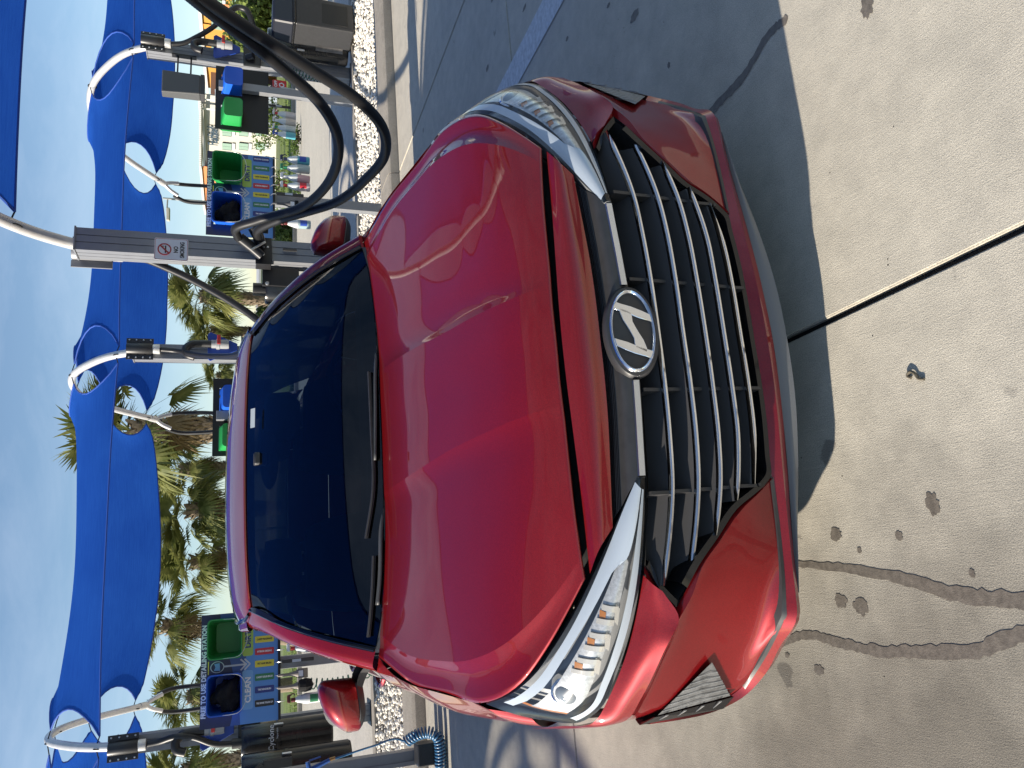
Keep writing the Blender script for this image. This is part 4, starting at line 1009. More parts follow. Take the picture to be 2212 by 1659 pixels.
def canopy(x0, x1, y, sy, label, seed, ties=TIES, cut=.42, zoff=0., drop=.15):
    root = empty('shade_canopy', ((x0 + x1) / 2, y + 1.76 * sy, 3.3), 0, label, 'canopy', 'blue shade canopies')
    q = random.Random(seed); ph = q.uniform(0, 6)
    ns, nt_ = 72, 40
    G = []
    def inset(s):
        for a, b in zip(ties[:-1], ties[1:]):
            if a <= s <= b: return .10 + cut * math.sin(math.pi * (s - a) / (b - a)) ** .8 * (b - a) / .25
        return .10
    for i in range(ns + 1):
        s = ties[0] + (ties[-1] - ties[0]) * i / ns
        p = arc_pt(s); row = []; ins = inset(s)
        a, b = x0 + ins, x1 - ins
        for j in range(nt_ + 1):
            t = j / nt_; x = a + (b - a) * t; bow = 4 * t * (1 - t)
            e0 = max(0, 1 - i / 16.); e1 = max(0, 1 - (ns - i) / 16.)
            # edges draw inwards mid-span, the roof sags slightly between the hoops
            ds = (e0 * e0 * .012 + e1 * e1 * .03) * bow
            pp = arc_pt(min(.999, max(0, s + ds)))
            sag = (.15 * bow + .05 * min(1, 5 * bow)) * math.sin(math.pi * (i / ns))
            wr = .012 * math.sin(9 * t + ph + 5 * s) * bow + .006 * math.sin(23 * s + 4 * t + ph)
            cen = np.array([0, 1.76, 2.3]); v = pp - cen; v = v / (np.linalg.norm(v) + 1e-6)
            pp = pp - v * (sag * .9) + v * wr
            row.append((x - root.location[0], y - .155 * sy + pp[1] * sy - root.location[1], pp[2] + zoff - 3.3 - drop * bow ** .45 * (i / ns) ** 5 - .03 * bow * max(0, math.sin(5 * t + ph)) * (i / ns) ** 2))
        G.append(row)
    MB().grid(G).build('cloth', cloth_m, root, smooth=80)
    for edge in ([r[0] for r in G], [r[-1] for r in G], G[0], G[-1]):
        MB().tube(edge[::2], .009, 5).build('hem', hem_m, root)
    for s in ties:
        p = arc_pt(min(s, .999)); pw = Vector((0, y - .155 * sy + p[1] * sy - root.location[1], p[2] - 3.3 + zoff))
        i = round((s - ties[0]) / (ties[-1] - ties[0]) * ns)
        for c, xx in ((G[i][0], x0), (G[i][-1], x1)):
            xr = xx - root.location[0]
            MB().tube([c, (xr, pw.y, pw.z + .03)], .006, 5).tube([(xr - .012, pw.y + .05 * math.cos(a), pw.z + .05 * math.sin(a)) for a in np.linspace(0, 2 * math.pi, 13)], .006, 5).build('tie_cord', cord_m, root)
    return root
canopy(2.226, 6.15, 7.5, 1, 'blue canopy between the no smoking post and the floodlight', 1)
canopy(-1.784, 2.226, 7.5, 1, 'long blue canopy above the car roof in front of the palms', 2, cut=.30)
canopy(-5.75, -1.784, 7.5, 1, 'blue canopy beyond the cyclone canisters', 3)
canopy(6.15, 10.1, 7.5, 1, 'blue canopy in front of the yellow building', 4)
canopy(2.02, 6.1, 4.22, -1, 'dark blue canopy corner high over the black hoses', 5, ties=(.205, .50, .72, .94), cut=.16, drop=.05)
canopy(-2.1, 2.02, 4.22, -1, 'front row canopy stretched over the red car', 6, ties=FT, cut=.16, drop=.05)
canopy(-8.5, -2.1, 4.22, -1, 'unseen front row canopy shaped to shade the ground beside the car', 7, ties=FS, cut=.16, drop=.05)  # out of view, length shaped to shade the ground but leave the hood sunlit
make_arch(-14., 4.22, -1, 'unseen front row arch added to carry the far shading canopy', base=0.)  # out of view, added with the extra bay that shades the left ground
canopy(-14., -8.5, 4.22, -1, 'unseen front row canopy added to shade the ground on the left', 8, ties=FS, cut=.16, drop=.05)  # out of view, added for its shade on the left ground

def hose(name, pts, r, label, n=8, ridges=True, group=None, m=None, pitch=None):
    """corrugated hose swept along pts"""
    P = spline(pts, n)
    L = np.r_[0, np.cumsum(np.linalg.norm(np.diff(P, axis=0), axis=1))]
    if ridges:
        pitch = pitch or r * .42
        k = int(L[-1] / pitch) * 2
        t = np.linspace(0, L[-1], max(k, 8)); Q = np.stack([np.interp(t, L, P[:, c]) for c in range(3)], 1)
        # smooth the resampled polyline a little
        for _ in range(2): Q[1:-1] = (Q[:-2] + 2 * Q[1:-1] + Q[2:]) / 4
        rr = [r * (1.0 if i % 2 else .945) for i in range(len(Q))]
    else:
        Q = P; rr = [r] * len(Q)
    o = MB().tube(Q, rr, 12).build(name, m or blk_hose, smooth=80 if not ridges else 30)
    tag(o, label, 'hose', group)
    return o
hose('vacuum_hose', [(2.02, .60, 2.50), (2.01, .80, 2.28), (2.03, 1.20, 1.98), (2.04, 1.50, 1.74), (2.04, 1.68, 1.57), (2.04, 1.84, 1.40), (2.04, 2.01, 1.24), (2.04, 2.23, 1.05), (2.04, 2.51, .92), (2.04, 2.82, .88), (2.04, 3.22, .94), (2.04, 3.44, 1.04), (2.04, 3.70, 1.33), (2.04, 3.86, 1.47), (2.035, 3.98, 1.45)], .032, 'corrugated black vacuum hose hanging in the higher loop', group='hanging vacuum hoses')
hose('vacuum_hose', [(2.15, .60, 2.50), (2.14, .82, 2.25), (2.08, 1.30, 1.95), (2.05, 1.60, 1.62), (2.04, 1.72, 1.45), (2.04, 1.87, 1.25), (2.04, 2.01, 1.06), (2.04, 2.17, .85), (2.04, 2.41, .67), (2.04, 2.69, .61), (2.04, 3.0, .68), (2.04, 3.35, .84), (2.04, 3.52, 1.02), (2.05, 3.70, 1.20), (2.06, 3.92, 1.32), (2.06, 4.05, 1.30)], .032, 'corrugated black vacuum hose hanging in the lower loop', group='hanging vacuum hoses')

# ---- fittings of the no smoking post
fp = arches[('f', 2.02)]
white_sign = mat('sign_white', (.74, .76, .78), .4, noise=.06, nscale=12)
sign_red = mat('sign_red', (.42, .02, .02), .45); sign_blk = mat('sign_black', (.015, .015, .016), .5)
DG = bpy.context.evaluated_depsgraph_get
def text(name, body, size, M, m, parent, align='CENTER', bold=0., xs=1., sh=0., loc=None):
    cu = bpy.data.curves.new(name, 'FONT'); cu.body = body; cu.size = size; cu.align_x = align; cu.align_y = 'CENTER'
    cu.offset = bold; cu.extrude = .0008; cu.resolution_u = 3; cu.shear = sh; cu.space_character = 1.02
    t = bpy.data.objects.new(name + '_tmp', cu); COL.objects.link(t)
    bpy.context.view_layer.update()
    me = bpy.data.meshes.new_from_object(t.evaluated_get(DG()))
    bpy.data.objects.remove(t); bpy.data.curves.remove(cu)
    me.transform(M @ Matrix.Diagonal((xs, 1, 1, 1))); me.materials.clear(); me.materials.append(m); me.name = name
    o = bpy.data.objects.new(name, me); link(o, parent); return o
def face_y(x, y, z): return Matrix.Translation((x, y, z)) @ Matrix.Rotation(R(90), 4, 'X')          # reads towards -y
def down_y(x, y, z): return Matrix.Translation((x, y, z)) @ Matrix(((0, 1, 0, 0), (0, 0, -1, 0), (-1, 0, 0, 0), (0, 0, 0, 1)))
def rrect(w, h, r, n=4):
    out = []
    for cx_, cy_, a0 in ((w / 2 - r, h / 2 - r, 0), (-w / 2 + r, h / 2 - r, 90), (-w / 2 + r, -h / 2 + r, 180), (w / 2 - r, -h / 2 + r, 270)):
        for k in range(n + 1): a = R(a0 + 90 * k / n); out.append((cx_ + r * math.cos(a), cy_ + r * math.sin(a)))
    return out
def plate(name, w, h, r, M, m, parent, th=.003): return MB().prism(rrect(w, h, r), th, M).build(name, m, parent, smooth=0)
def ringmesh(r0, r1, M, th=.002, n=28, sx=1.):
    mb = MB(); A = [[M @ Vector((r * math.cos(2 * math.pi * k / n) * sx, r * math.sin(2 * math.pi * k / n), z)) for k in range(n)] for r, z in ((r0, 0), (r0, th), (r1, th), (r1, 0))]
    return mb.grid(A, closed=True, flip=True)
sg = empty('no_smoking_sign', (1.975, 4.13, 1.905), 0, 'white no smoking sign with red ring on the grooved post', 'sign')
plate('sign_panel', .172, .225, .012, face_y(0, 0, 0), white_sign, sg)
MB().grid([[face_y(0, -.0035, 0) @ Vector((x * k, y * k2, 0)) for x, y in rrect(.172, .225, .012)] for k, k2 in ((.955, .966), (.925, .942))], closed=True).build('sign_border', sign_red, sg, smooth=0)
ringmesh(.046, .038, face_y(-.002, -.0035, .045)).build('ban_ring', sign_red, sg, smooth=0)
MB().box((-.002, -.0052, .045), (.010, .002, .084), M=Matrix.Rotation(R(45), 3, 'Y')).build('ban_bar', sign_red, sg, smooth=0)
MB().box((-.002, -.0042, .038), (.056, .002, .009)).build('cigarette', sign_blk, sg, smooth=0)
MB().tube(spline([(.018, -.0042, .048), (.024, -.0042, .056), (.014, -.0042, .062), (.022, -.0042, .070)], 4), .002, 4).build('smoke_curl', sign_blk, sg)
text('lettering', 'NO', .040, face_y(0, -.0036, -.032), sign_blk, sg, bold=.0012, xs=.8)
text('lettering', 'SMOKING', .040, face_y(0, -.0036, -.074), sign_blk, sg, bold=.0012, xs=.68)
# nozzle bracket on the post
nb = empty('nozzle_bracket', (2.02, 4.12, 1.25), 0, 'black nozzle bracket bolted to the no smoking post', 'bracket')
MB().box((-.02, -.012, .02), (.215, .012, .115)).build('back_plate', blk_metal, nb, smooth=0, bevel=.003)
MB().box((.125, -.07, .035), (.012, .10, .095)).build('side_plate', blk_metal, nb, smooth=0, bevel=.003)
MB().box((-.125, .03, .02), (.012, .10, .11)).build('side_plate', blk_metal, nb, smooth=0, bevel=.003)
for p in ((-.05, .02), (.01, .02), (-.05, .05), (.01, -.01)): MB().lathe([(.0005, .008), (.008, .007), (.009, 0)], (p[0], -.018, p[1]), 8, Matrix.Rotation(R(90), 3, 'X')).build('bolt', bolt_m, nb)
MB().tube([(.03, -.11, .19), (-.035, -.085, .10), (-.085, -.06, .035)], [.040, .037, .034], 14).build('nozzle_tube', blk_metal, nb, smooth=50)
MB().tube([(.115, -.12, .10), (.06, -.09, .06), (.02, -.05, .045)], [.038, .042, .045], 14).build('nozzle_socket', blk_metal, nb, smooth=50)
MB().box((-.03, -.12, .06), (.012, .012, .12), M=Matrix.Rotation(R(-35), 3, 'Y')).build('lever', bolt_m, nb, smooth=0)
MB().tube([(.0, -.014, -.12), (.0, -.016, -.22)], .012, 8).build('coil_spring', blk_metal, nb)
# canister behind the bracket
def canister(name, loc, r, h, label, group=None, rot=0., logo=False, cat='vacuum canister'):
    root = empty(name, loc, rot, label, cat, group)
    MB().lathe([(.0005, 0), (r * .93, .0), (r, .02), (r, h * .58), (r * 1.035, h * .585), (r * 1.035, h * .615), (r, h * .62), (r, h * .97), (r * .94, h), (.0005, h)], (0, 0, 0), 32).build('drum', blk_canister, root, smooth=30)
    for a in (-140, -40, 80):
        c, s = math.cos(R(a)), math.sin(R(a))
        MB().box((c * (r + .012), s * (r + .012), h * .60), (.028, .022, .09), rz=R(a)).build('latch', bolt_m, root, smooth=0, bevel=.004)
    MB().tube([(0, 0, h * .98), (0, 0, h + .09)], .05, 14).build('outlet', blk_metal, root, smooth=40)
    return root
blk_canister = mat('black_canister', (.012, .012, .013), .22, noise=.3, nscale=3, anis=(1, 1, 5))
c0 = canister('vacuum_canister', (1.79, 4.36, .42), .115, .83, 'black canister with bright latch beside the no smoking post', 'black vacuum canisters')
MB().box((.06, -.118, .72), (.15, .03, .27)).build('mounting_plate', blk_metal, c0, smooth=0, bevel=.003)
for z in (.61, .82): MB().lathe([(.0005, .01), (.014, .008), (.016, 0)], (.0, -.134, z), 10, Matrix.Rotation(R(90), 3, 'X')).build('bolt', bolt_m, c0)
MB().tube(spline([(-.10, 0, .70), (-.20, .0, .70), (-.262, 0, .72), (-.30, 0, .80), (-.30, 0, .83)], 6), .044, 12).build('elbow', blk_metal, c0, smooth=50)
MB().tube(spline([(-.20, 0, .70), (-.29, .0, .69), (-.31, 0, .58), (-.31, .05, .25)], 6), .04, 12).build('elbow', blk_metal, c0, smooth=50)
hose('suction_hose', [(2.02, 4.375, 2.30), (2.01, 4.375, 2.16), (1.92, 4.375, 1.92), (1.76, 4.37, 1.62), (1.60, 4.365, 1.38), (1.49, 4.36, 1.25)], .029, 'black hose running from the no smoking post down to its canister', group='suction hoses', pitch=.02)
b1 = at_y(560, 684, 5.2)
hose('suction_hose', [(2.226, 7.345, 2.24), (2.21, 7.33, 2.10), (2.10, 7.1, 1.88), (1.90, 6.5, 1.62), (1.66, 5.6, 1.40), (1.52, 4.8, 1.27), (1.49, 4.40, 1.235)], .029, 'black hose slanting from the arch behind the car to the canister', group='suction hoses', pitch=.02)
# nozzle, valve and holder cluster on each back row post
def cluster(x, y, label):
    root = empty('hose_holder', (x, y, 1.45), 0, label, 'hose holder', 'hose holders on the back row posts'); root.scale = (1.3, 1.3, 1.3)
    MB().prism([(-.11, -.02), (.11, -.02), (.13, .0), (.03, .22), (-.03, .22), (-.13, 0)][::-1], .012, Matrix.Translation((.03, -.13, .02)) @ Matrix.Rotation(R(90), 4, 'X') @ Matrix.Rotation(R(180), 4, 'Z') @ Matrix.Translation((0, -.2, 0))).build('blue_holder', blue_plate, root, smooth=0, bevel=.003)
    MB().lathe([(.036, -.02), (.040, 0), (.040, .05), (.046, .055), (.046, .08), (.036, .085), (.036, .12)], (.045, -.16, .09), 16).build('valve', grey_pvc, root, smooth=30)
    MB().box((.075, -.20, .15), (.085, .016, .028)).build('valve_lever', red_lever, root, smooth=0, bevel=.004)
    MB().tube(spline([(.045, -.16, .21), (.045, -.16, .30), (.035, -.165, .37), (-.01, -.18, .41), (-.06, -.19, .40), (-.085, -.195, .34)], 6), .033, 12).build('bent_pipe', blk_hose, root, smooth=50)
    MB().box((0, -.13, -.11), (.24, .05, .16)).build('bracket', blk_metal, root, smooth=0, bevel=.006)
    MB().tube([(-.06, -.16, -.06), (-.06, -.20, -.12)], .032, 12).build('socket', blk_metal, root, smooth=40)
    return root
cluster(6.15, 7.5, 'blue holder, red lever valve and bent black pipe on the post by the bin')
cluster(2.226, 7.5, 'red lever valve and bent black pipe peeking over the car roof')
cluster(-1.784, 7.5, 'red lever valve and bent black pipe beside the cyclone canister')
# canisters beside the outer back row posts
ca = canister('vacuum_canister', (-1.88, 7.28, .50), .17, .88, 'black cyclone canister with white lettering behind the detailing sign', 'black vacuum canisters')
cb = canister('vacuum_canister', (-2.10, 6.92, .36), .17, 1.02, 'glossy black canister next to the blue air gun', 'black vacuum canisters')
MB().box((.02, -.185, .70), (.20, .05, .26)).build('mounting_plate', blk_metal, cb, smooth=0, bevel=.004)
MB().tube([(.05, -.16, .86), (.05, -.22, .86)], .05, 12).build('socket', blk_metal, cb, smooth=40)
letter_w = mat('decal_white', (.62, .64, .66), .5)
for txt, z, s in (('Cyclone', .60, .072),):
    t = text('lettering', txt, s, Matrix.Translation((.03, -.176, z)) @ Matrix.Rotation(R(90), 4, 'X'), letter_w, ca, bold=.001)
text('lettering', 'Separator', .026, Matrix.Translation((.07, -.176, .545)) @ Matrix.Rotation(R(90), 4, 'X'), letter_w, ca)
mb = MB()
for k in range(12):
    a = 2 * math.pi * k / 12
    mb.tube(spline([(-.115 + r * math.cos(a + r * 22), -.150, .595 + r * math.sin(a + r * 22)) for r in (.012, .024, .036, .044)], 3), .0035, 4)
mb.build('spiral_mark', letter_w, ca)
cc = canister('vacuum_canister', (6.36, 7.30, .12), .17, 1.0, 'black canister with torn grey sticker right of the gravel', 'black vacuum canisters')
MB().add([(-.14 + .019 * k, -.145 - .03 * math.sin(math.pi * k / 9), z) for z in (.08, .42) for k in range(10)], [(k, k + 1, 11 + k, 10 + k) for k in range(9)]).build('torn_sticker', mat('sticker_grey', (.17, .16, .15), .6, noise=.6, nscale=9), cc, smooth=0)
hose('suction_hose', [(6.15, 7.345, 2.24), (6.17, 7.33, 2.12), (6.25, 7.28, 1.96), (6.42, 7.22, 1.74), (6.58, 7.20, 1.62)], .031, 'black hose leading from the arch by the floodlight to the elbow', group='suction hoses', pitch=.02)
hose('suction_pipe', [(6.54, 7.20, 1.64), (6.66, 7.19, 1.55), (6.71, 7.19, 1.48), (6.69, 7.19, 1.38), (6.60, 7.2, 1.33), (6.46, 7.25, 1.28), (6.36, 7.3, 1.16)], .036, 'black elbow pipe above the canister with the grey sticker', ridges=False, group='suction hoses')
hose('suction_hose', [(-1.784, 7.345, 2.24), (-1.775, 7.33, 2.13), (-1.74, 7.26, 1.98), (-1.76, 7.25, 1.84), (-1.86, 7.27, 1.62), (-1.88, 7.28, 1.42)], .031, 'black hose from the arch into the cyclone canister', group='suction hoses', pitch=.02)
# black bin
bn = empty('litter_bin', (6.48, 6.98, .10), 0, 'black square litter bin with domed lid beyond the gravel', 'bin')
MB().box((0, 0, .36), (.40, .40, .72), taper=(1.1, 1.1)).build('bin_body', blk_plastic, bn, smooth=0, bevel=.02)
MB().box((0, -.205, .36), (.30, .012, .56)).build('bin_panel', mat('bin_panel_black', (.010, .010, .010), .5), bn, smooth=0, bevel=.006)
MB().box((0, 0, .85), (.44, .44, .26), taper=(.8, .8)).build('bin_lid', mat('bin_lid_navy', (.012, .014, .022), .45), bn, smooth=0, bevel=.03)
MB().box((0, -.01, .725), (.46, .46, .03)).build('bin_bag', mat('bin_bag_black', (.01, .01, .01), .35, bump=.6, bscale=30, bdist=.02), bn, smooth=0, bevel=.01)
# floodlight
fl = empty('floodlight', (5.62, 7.40, 2.12), 0, 'grey box floodlight hung from the arch post', 'floodlight')
MB().box((0, 0, 0), (.27, .15, .43), taper=(1.12, .8)).build('housing', mat('flood_grey', (.085, .088, .09), .5), fl, smooth=0, bevel=.012)
MB().box((0, 0, -.24), (.28, .16, .05)).build('rim', mat('flood_grey2', (.05, .05, .052), .5), fl, smooth=0, bevel=.006)
for dz in (.05, -.10): MB().tube([(.12, 0, dz), (.45, .04, dz)], .010, 8).build('arm', blk_metal, fl)
MB().box((.44, .03, -.02), (.02, .06, .28)).build('mount', blk_metal, fl, smooth=0)
# ---- coiled hoses and air stand
def helix(name, path, r, turns, wire, label, m, n=14):
    P = spline(path, 10); L = np.r_[0, np.cumsum(np.linalg.norm(np.diff(P, axis=0), axis=1))]; k = turns * n
    t = np.linspace(0, L[-1], k + 1); Q = np.stack([np.interp(t, L, P[:, c]) for c in range(3)], 1)
    T = np.gradient(Q, axis=0); T /= np.linalg.norm(T, axis=1)[:, None]
    ref = np.array([0, 1., .05]); out = []
    for i in range(k + 1):
        a = np.cross(T[i], ref); a /= np.linalg.norm(a); b = np.cross(T[i], a); th = 2 * math.pi * i / n
        out.append(Q[i] + r * (math.cos(th) * a + math.sin(th) * b))
    o = MB().tube(out, wire, 6).build(name, m, smooth=60); tag(o, label, 'hose', 'coiled air hoses'); return o
coil_g = mat('coil_green', (.03, .10, .07), .4); coil_b = mat('coil_blue', (.035, .14, .28), .35, coat=.3)
helix('coiled_hose', [(6.02, 7.35, 1.02), (5.98, 7.32, .80), (5.93, 7.3, .60), (5.90, 7.28, .45)], .045, 14, .006, 'thin green coiled air hose hanging on the post by the bin', coil_g)
helix('coiled_hose', [(-1.34, 6.7, .80), (-1.36, 6.6, .55), (-1.32, 6.5, .32), (-1.25, 6.4, .2)], .05, 13, .006, 'thin green coiled air hose hanging below the red mirror', coil_g)
st = empty('air_stand', (-1.745, 4.70, 0), 0, 'grey air hose stand with black box at the kerb', 'air stand')
MB().prism([(-.05, -.05), (-.02, -.05), (-.02, -.042), (.02, -.042), (.02, -.05), (.05, -.05), (.05, .05), (-.05, .05)], 1.35).build('stand_post', alu, st, smooth=0)
MB().box((.035, -.14, .10), (.15, .14, .19)).build('hose_box', blk_plastic, st, smooth=0, bevel=.008)
MB().box((0, 0, .01), (.2, .2, .02)).build('foot_plate', blk_metal, st, smooth=0, bevel=.004)
helix('coiled_hose', [(-1.60, 4.50, .27), (-1.56, 4.46, .20), (-1.55, 4.43, .12), (-1.58, 4.40, .065), (-1.66, 4.40, .05), (-1.76, 4.41, .05), (-1.90, 4.42, .05)], .036, 26, .0075, 'thick blue coiled air hose draped over the black box', coil_b)
ah = MB().tube(spline([(-1.60, 4.50, .28), (-1.575, 4.50, .34), (-1.60, 4.52, .50), (-1.635, 4.55, .68), (-1.655, 4.57, .77)], 6), .007, 6).build('air_hose', coil_b, smooth=60)
tag(ah, 'straight pale blue air hose leading up to the air gun', 'hose', 'coiled air hoses')
ag = empty('air_gun', (-1.68, 4.58, .83), 0, 'blue air gun hooked beside the grey stand', 'air gun')
gun_b = mat('gun_blue', (.03, .10, .35), .4)
MB().tube([(.02, 0, -.02), (-.02, 0, .10)], [.014, .017], 8).build('grip', gun_b, ag)
MB().tube([(-.05, 0, .115), (.03, 0, .13)], .016, 8).build('barrel', gun_b, ag)
MB().tube([(-.05, 0, .115), (-.10, 0, .16)], .005, 6).build('tip', blk_metal, ag)
MB().tube([(.035, 0, .12), (.05, 0, .04)], .006, 6).build('trigger', gun_b, ag)
MB().tube([(.022, 0, -.02), (.028, 0, -.06)], .011, 8).build('coupling', mat('brass', (.45, .28, .12), .35, metal=.8), ag)
# thin hoses dropping from the Y branches of the back row
for x, lab in ((2.226, 'behind the car roof'), (6.15, 'beside the detailing sign'), (-1.784, 'above the clean bucket sign')):
    for s in (-1, 1):
        hose('drop_hose', [(x + s * .11, 11.02, 2.46), (x + s * .15, 11.10, 2.30), (x + s * .16, 11.1, 2.0), (x + s * .13, 11.05, 1.6), (x + s * .10, 10.9, 1.25), (x + s * .08, 10.7, 1.1)], .030, f'{"right" if s > 0 else "left"} hose dropping from the arch end {lab}', ridges=False, group='hoses dropping from the arch ends')
# ------------------------------------------------------------------ detailing stations
navy = mat('print_navy', (.012, .022, .085), .35); blue1 = mat('print_blue', (.028, .095, .32), .35); blue2 = mat('print_midblue', (.09, .27, .62), .35); blue3 = mat('print_lightblue', (.16, .38, .70), .35)
pr_white = mat('print_white', (.80, .82, .85), .4); pr_yel = mat('print_yellow', (.72, .62, .06), .4); pr_grn = mat('print_green', (.03, .20, .09), .4); pr_red = mat('print_red', (.55, .03, .05), .4); pr_nav2 = mat('print_royal', (.02, .04, .22), .4); pr_blk = mat('print_black', (.02, .022, .026), .4); pr_lime = mat('print_lime', (.34, .52, .10), .4); pr_grey = mat('print_grey', (.50, .56, .62), .4)
b_green = mat('bucket_green', (.02, .30, .07), .38, spec=.5); b_blue = mat('bucket_blue', (.012, .11, .62), .38)
panel_blk = mat('panel_back', (.012, .012, .012), .6)
towel = mat('black_towel', (.008, .008, .010), .95, bump=.8, bscale=40, bdist=.02)
SW, SH = .87, .595
def P2(u, v): return (-SW / 2 + u * SW, SH / 2 - v * SH)
def bucket(root, cx_, cz_, m, front, content=False):
    """square tub let through the panel: mouth towards -y*front"""
    s = front
    def ring(w, h, y, r=.035):
        return [(cx_ + a, y * -s, cz_ + b) for a, b in rrect(w, h, r, 4)]
    w, h = .305, .258
    tilt = lambda R_, d: [(x, y, z + d) for x, y, z in R_]
    mb = MB()
    rings = [tilt(ring(w * .80, h * .78, -.20), -.025), tilt(ring(w * .82, h * .80, -.205), -.02), tilt(ring(w * .93, h * .92, .03), .004), tilt(ring(w * .97, h * .96, .035), .004), tilt(ring(w, h, .075), .008), tilt(ring(w * 1.03, h * 1.03, .075), .008), tilt(ring(w * 1.03, h * 1.03, .088), .008), tilt(ring(w * .97, h * .97, .088), .008), tilt(ring(w * .90, h * .88, .0), .002), tilt(ring(w * .78, h * .76, -.19), -.022)]
    mb.grid(rings, closed=True, flip=s > 0)
    n = len(rings[0]); tot = len(mb.v)
    mb.f.append(tuple(tot - n + k for k in range(n)) if s < 0 else tuple(tot - n + k for k in range(n))[::-1]); mb.mi.append(0)
    mb.f.append(tuple(range(n))[::-1] if s < 0 else tuple(range(n))); mb.mi.append(0)
    o = mb.build('bucket', m, root, smooth=35)
    hd = MB().tube(spline([(cx_ - w * .5, -.085 * s, cz_ + .03), (cx_ - w * .44, -.10 * s, cz_ - .11), (cx_, -.105 * s, cz_ - .165), (cx_ + w * .44, -.10 * s, cz_ - .11), (cx_ + w * .5, -.085 * s, cz_ + .03)], 6), .0022, 6).build('bucket_handle', bolt_m, o)
    if content:
        q = random.Random(4); bm = bmesh.new(); bmesh.ops.create_icosphere(bm, subdivisions=3, radius=1)
        for v in bm.verts:
            k = 1 + .22 * math.sin(5 * v.co.x + 3 * v.co.z) + .14 * math.sin(9 * v.co.z + 4 * v.co.y) + q.uniform(-.05, .05)
            v.co = Vector((v.co.x * .125 * k + cx_ - .005, (v.co.y * .085 * k + .03 * 1) * s, v.co.z * .105 * k + cz_ - .012))
        me = bpy.data.meshes.new('towel'); bm.to_mesh(me); bm.free(); me.materials.append(towel)
        me.polygons.foreach_set('use_smooth', [True] * len(me.polygons))
        link(bpy.data.objects.new('folded_towel', me), o)
    return o
LAB = [('WINDOW CLEANER', pr_nav2, pr_white), ('MULTI PURPOSE', pr_grn, pr_white), ('CARPET FRAGRANCE', pr_yel, pr_blk), ('INTERIOR DRESSING', pr_red, pr_white), ('PET HAIR BRUSH', pr_yel, pr_blk), ('CARPET SCRUB BRUSH', pr_grn, pr_white), ('TIRE SHINE BRUSH', pr_nav2, pr_white), ('TIRE SHINE TOUCH UP', pr_blk, pr_white)]
LABU = [.955, .845, .735, .625, .515, .395, .285, .165]
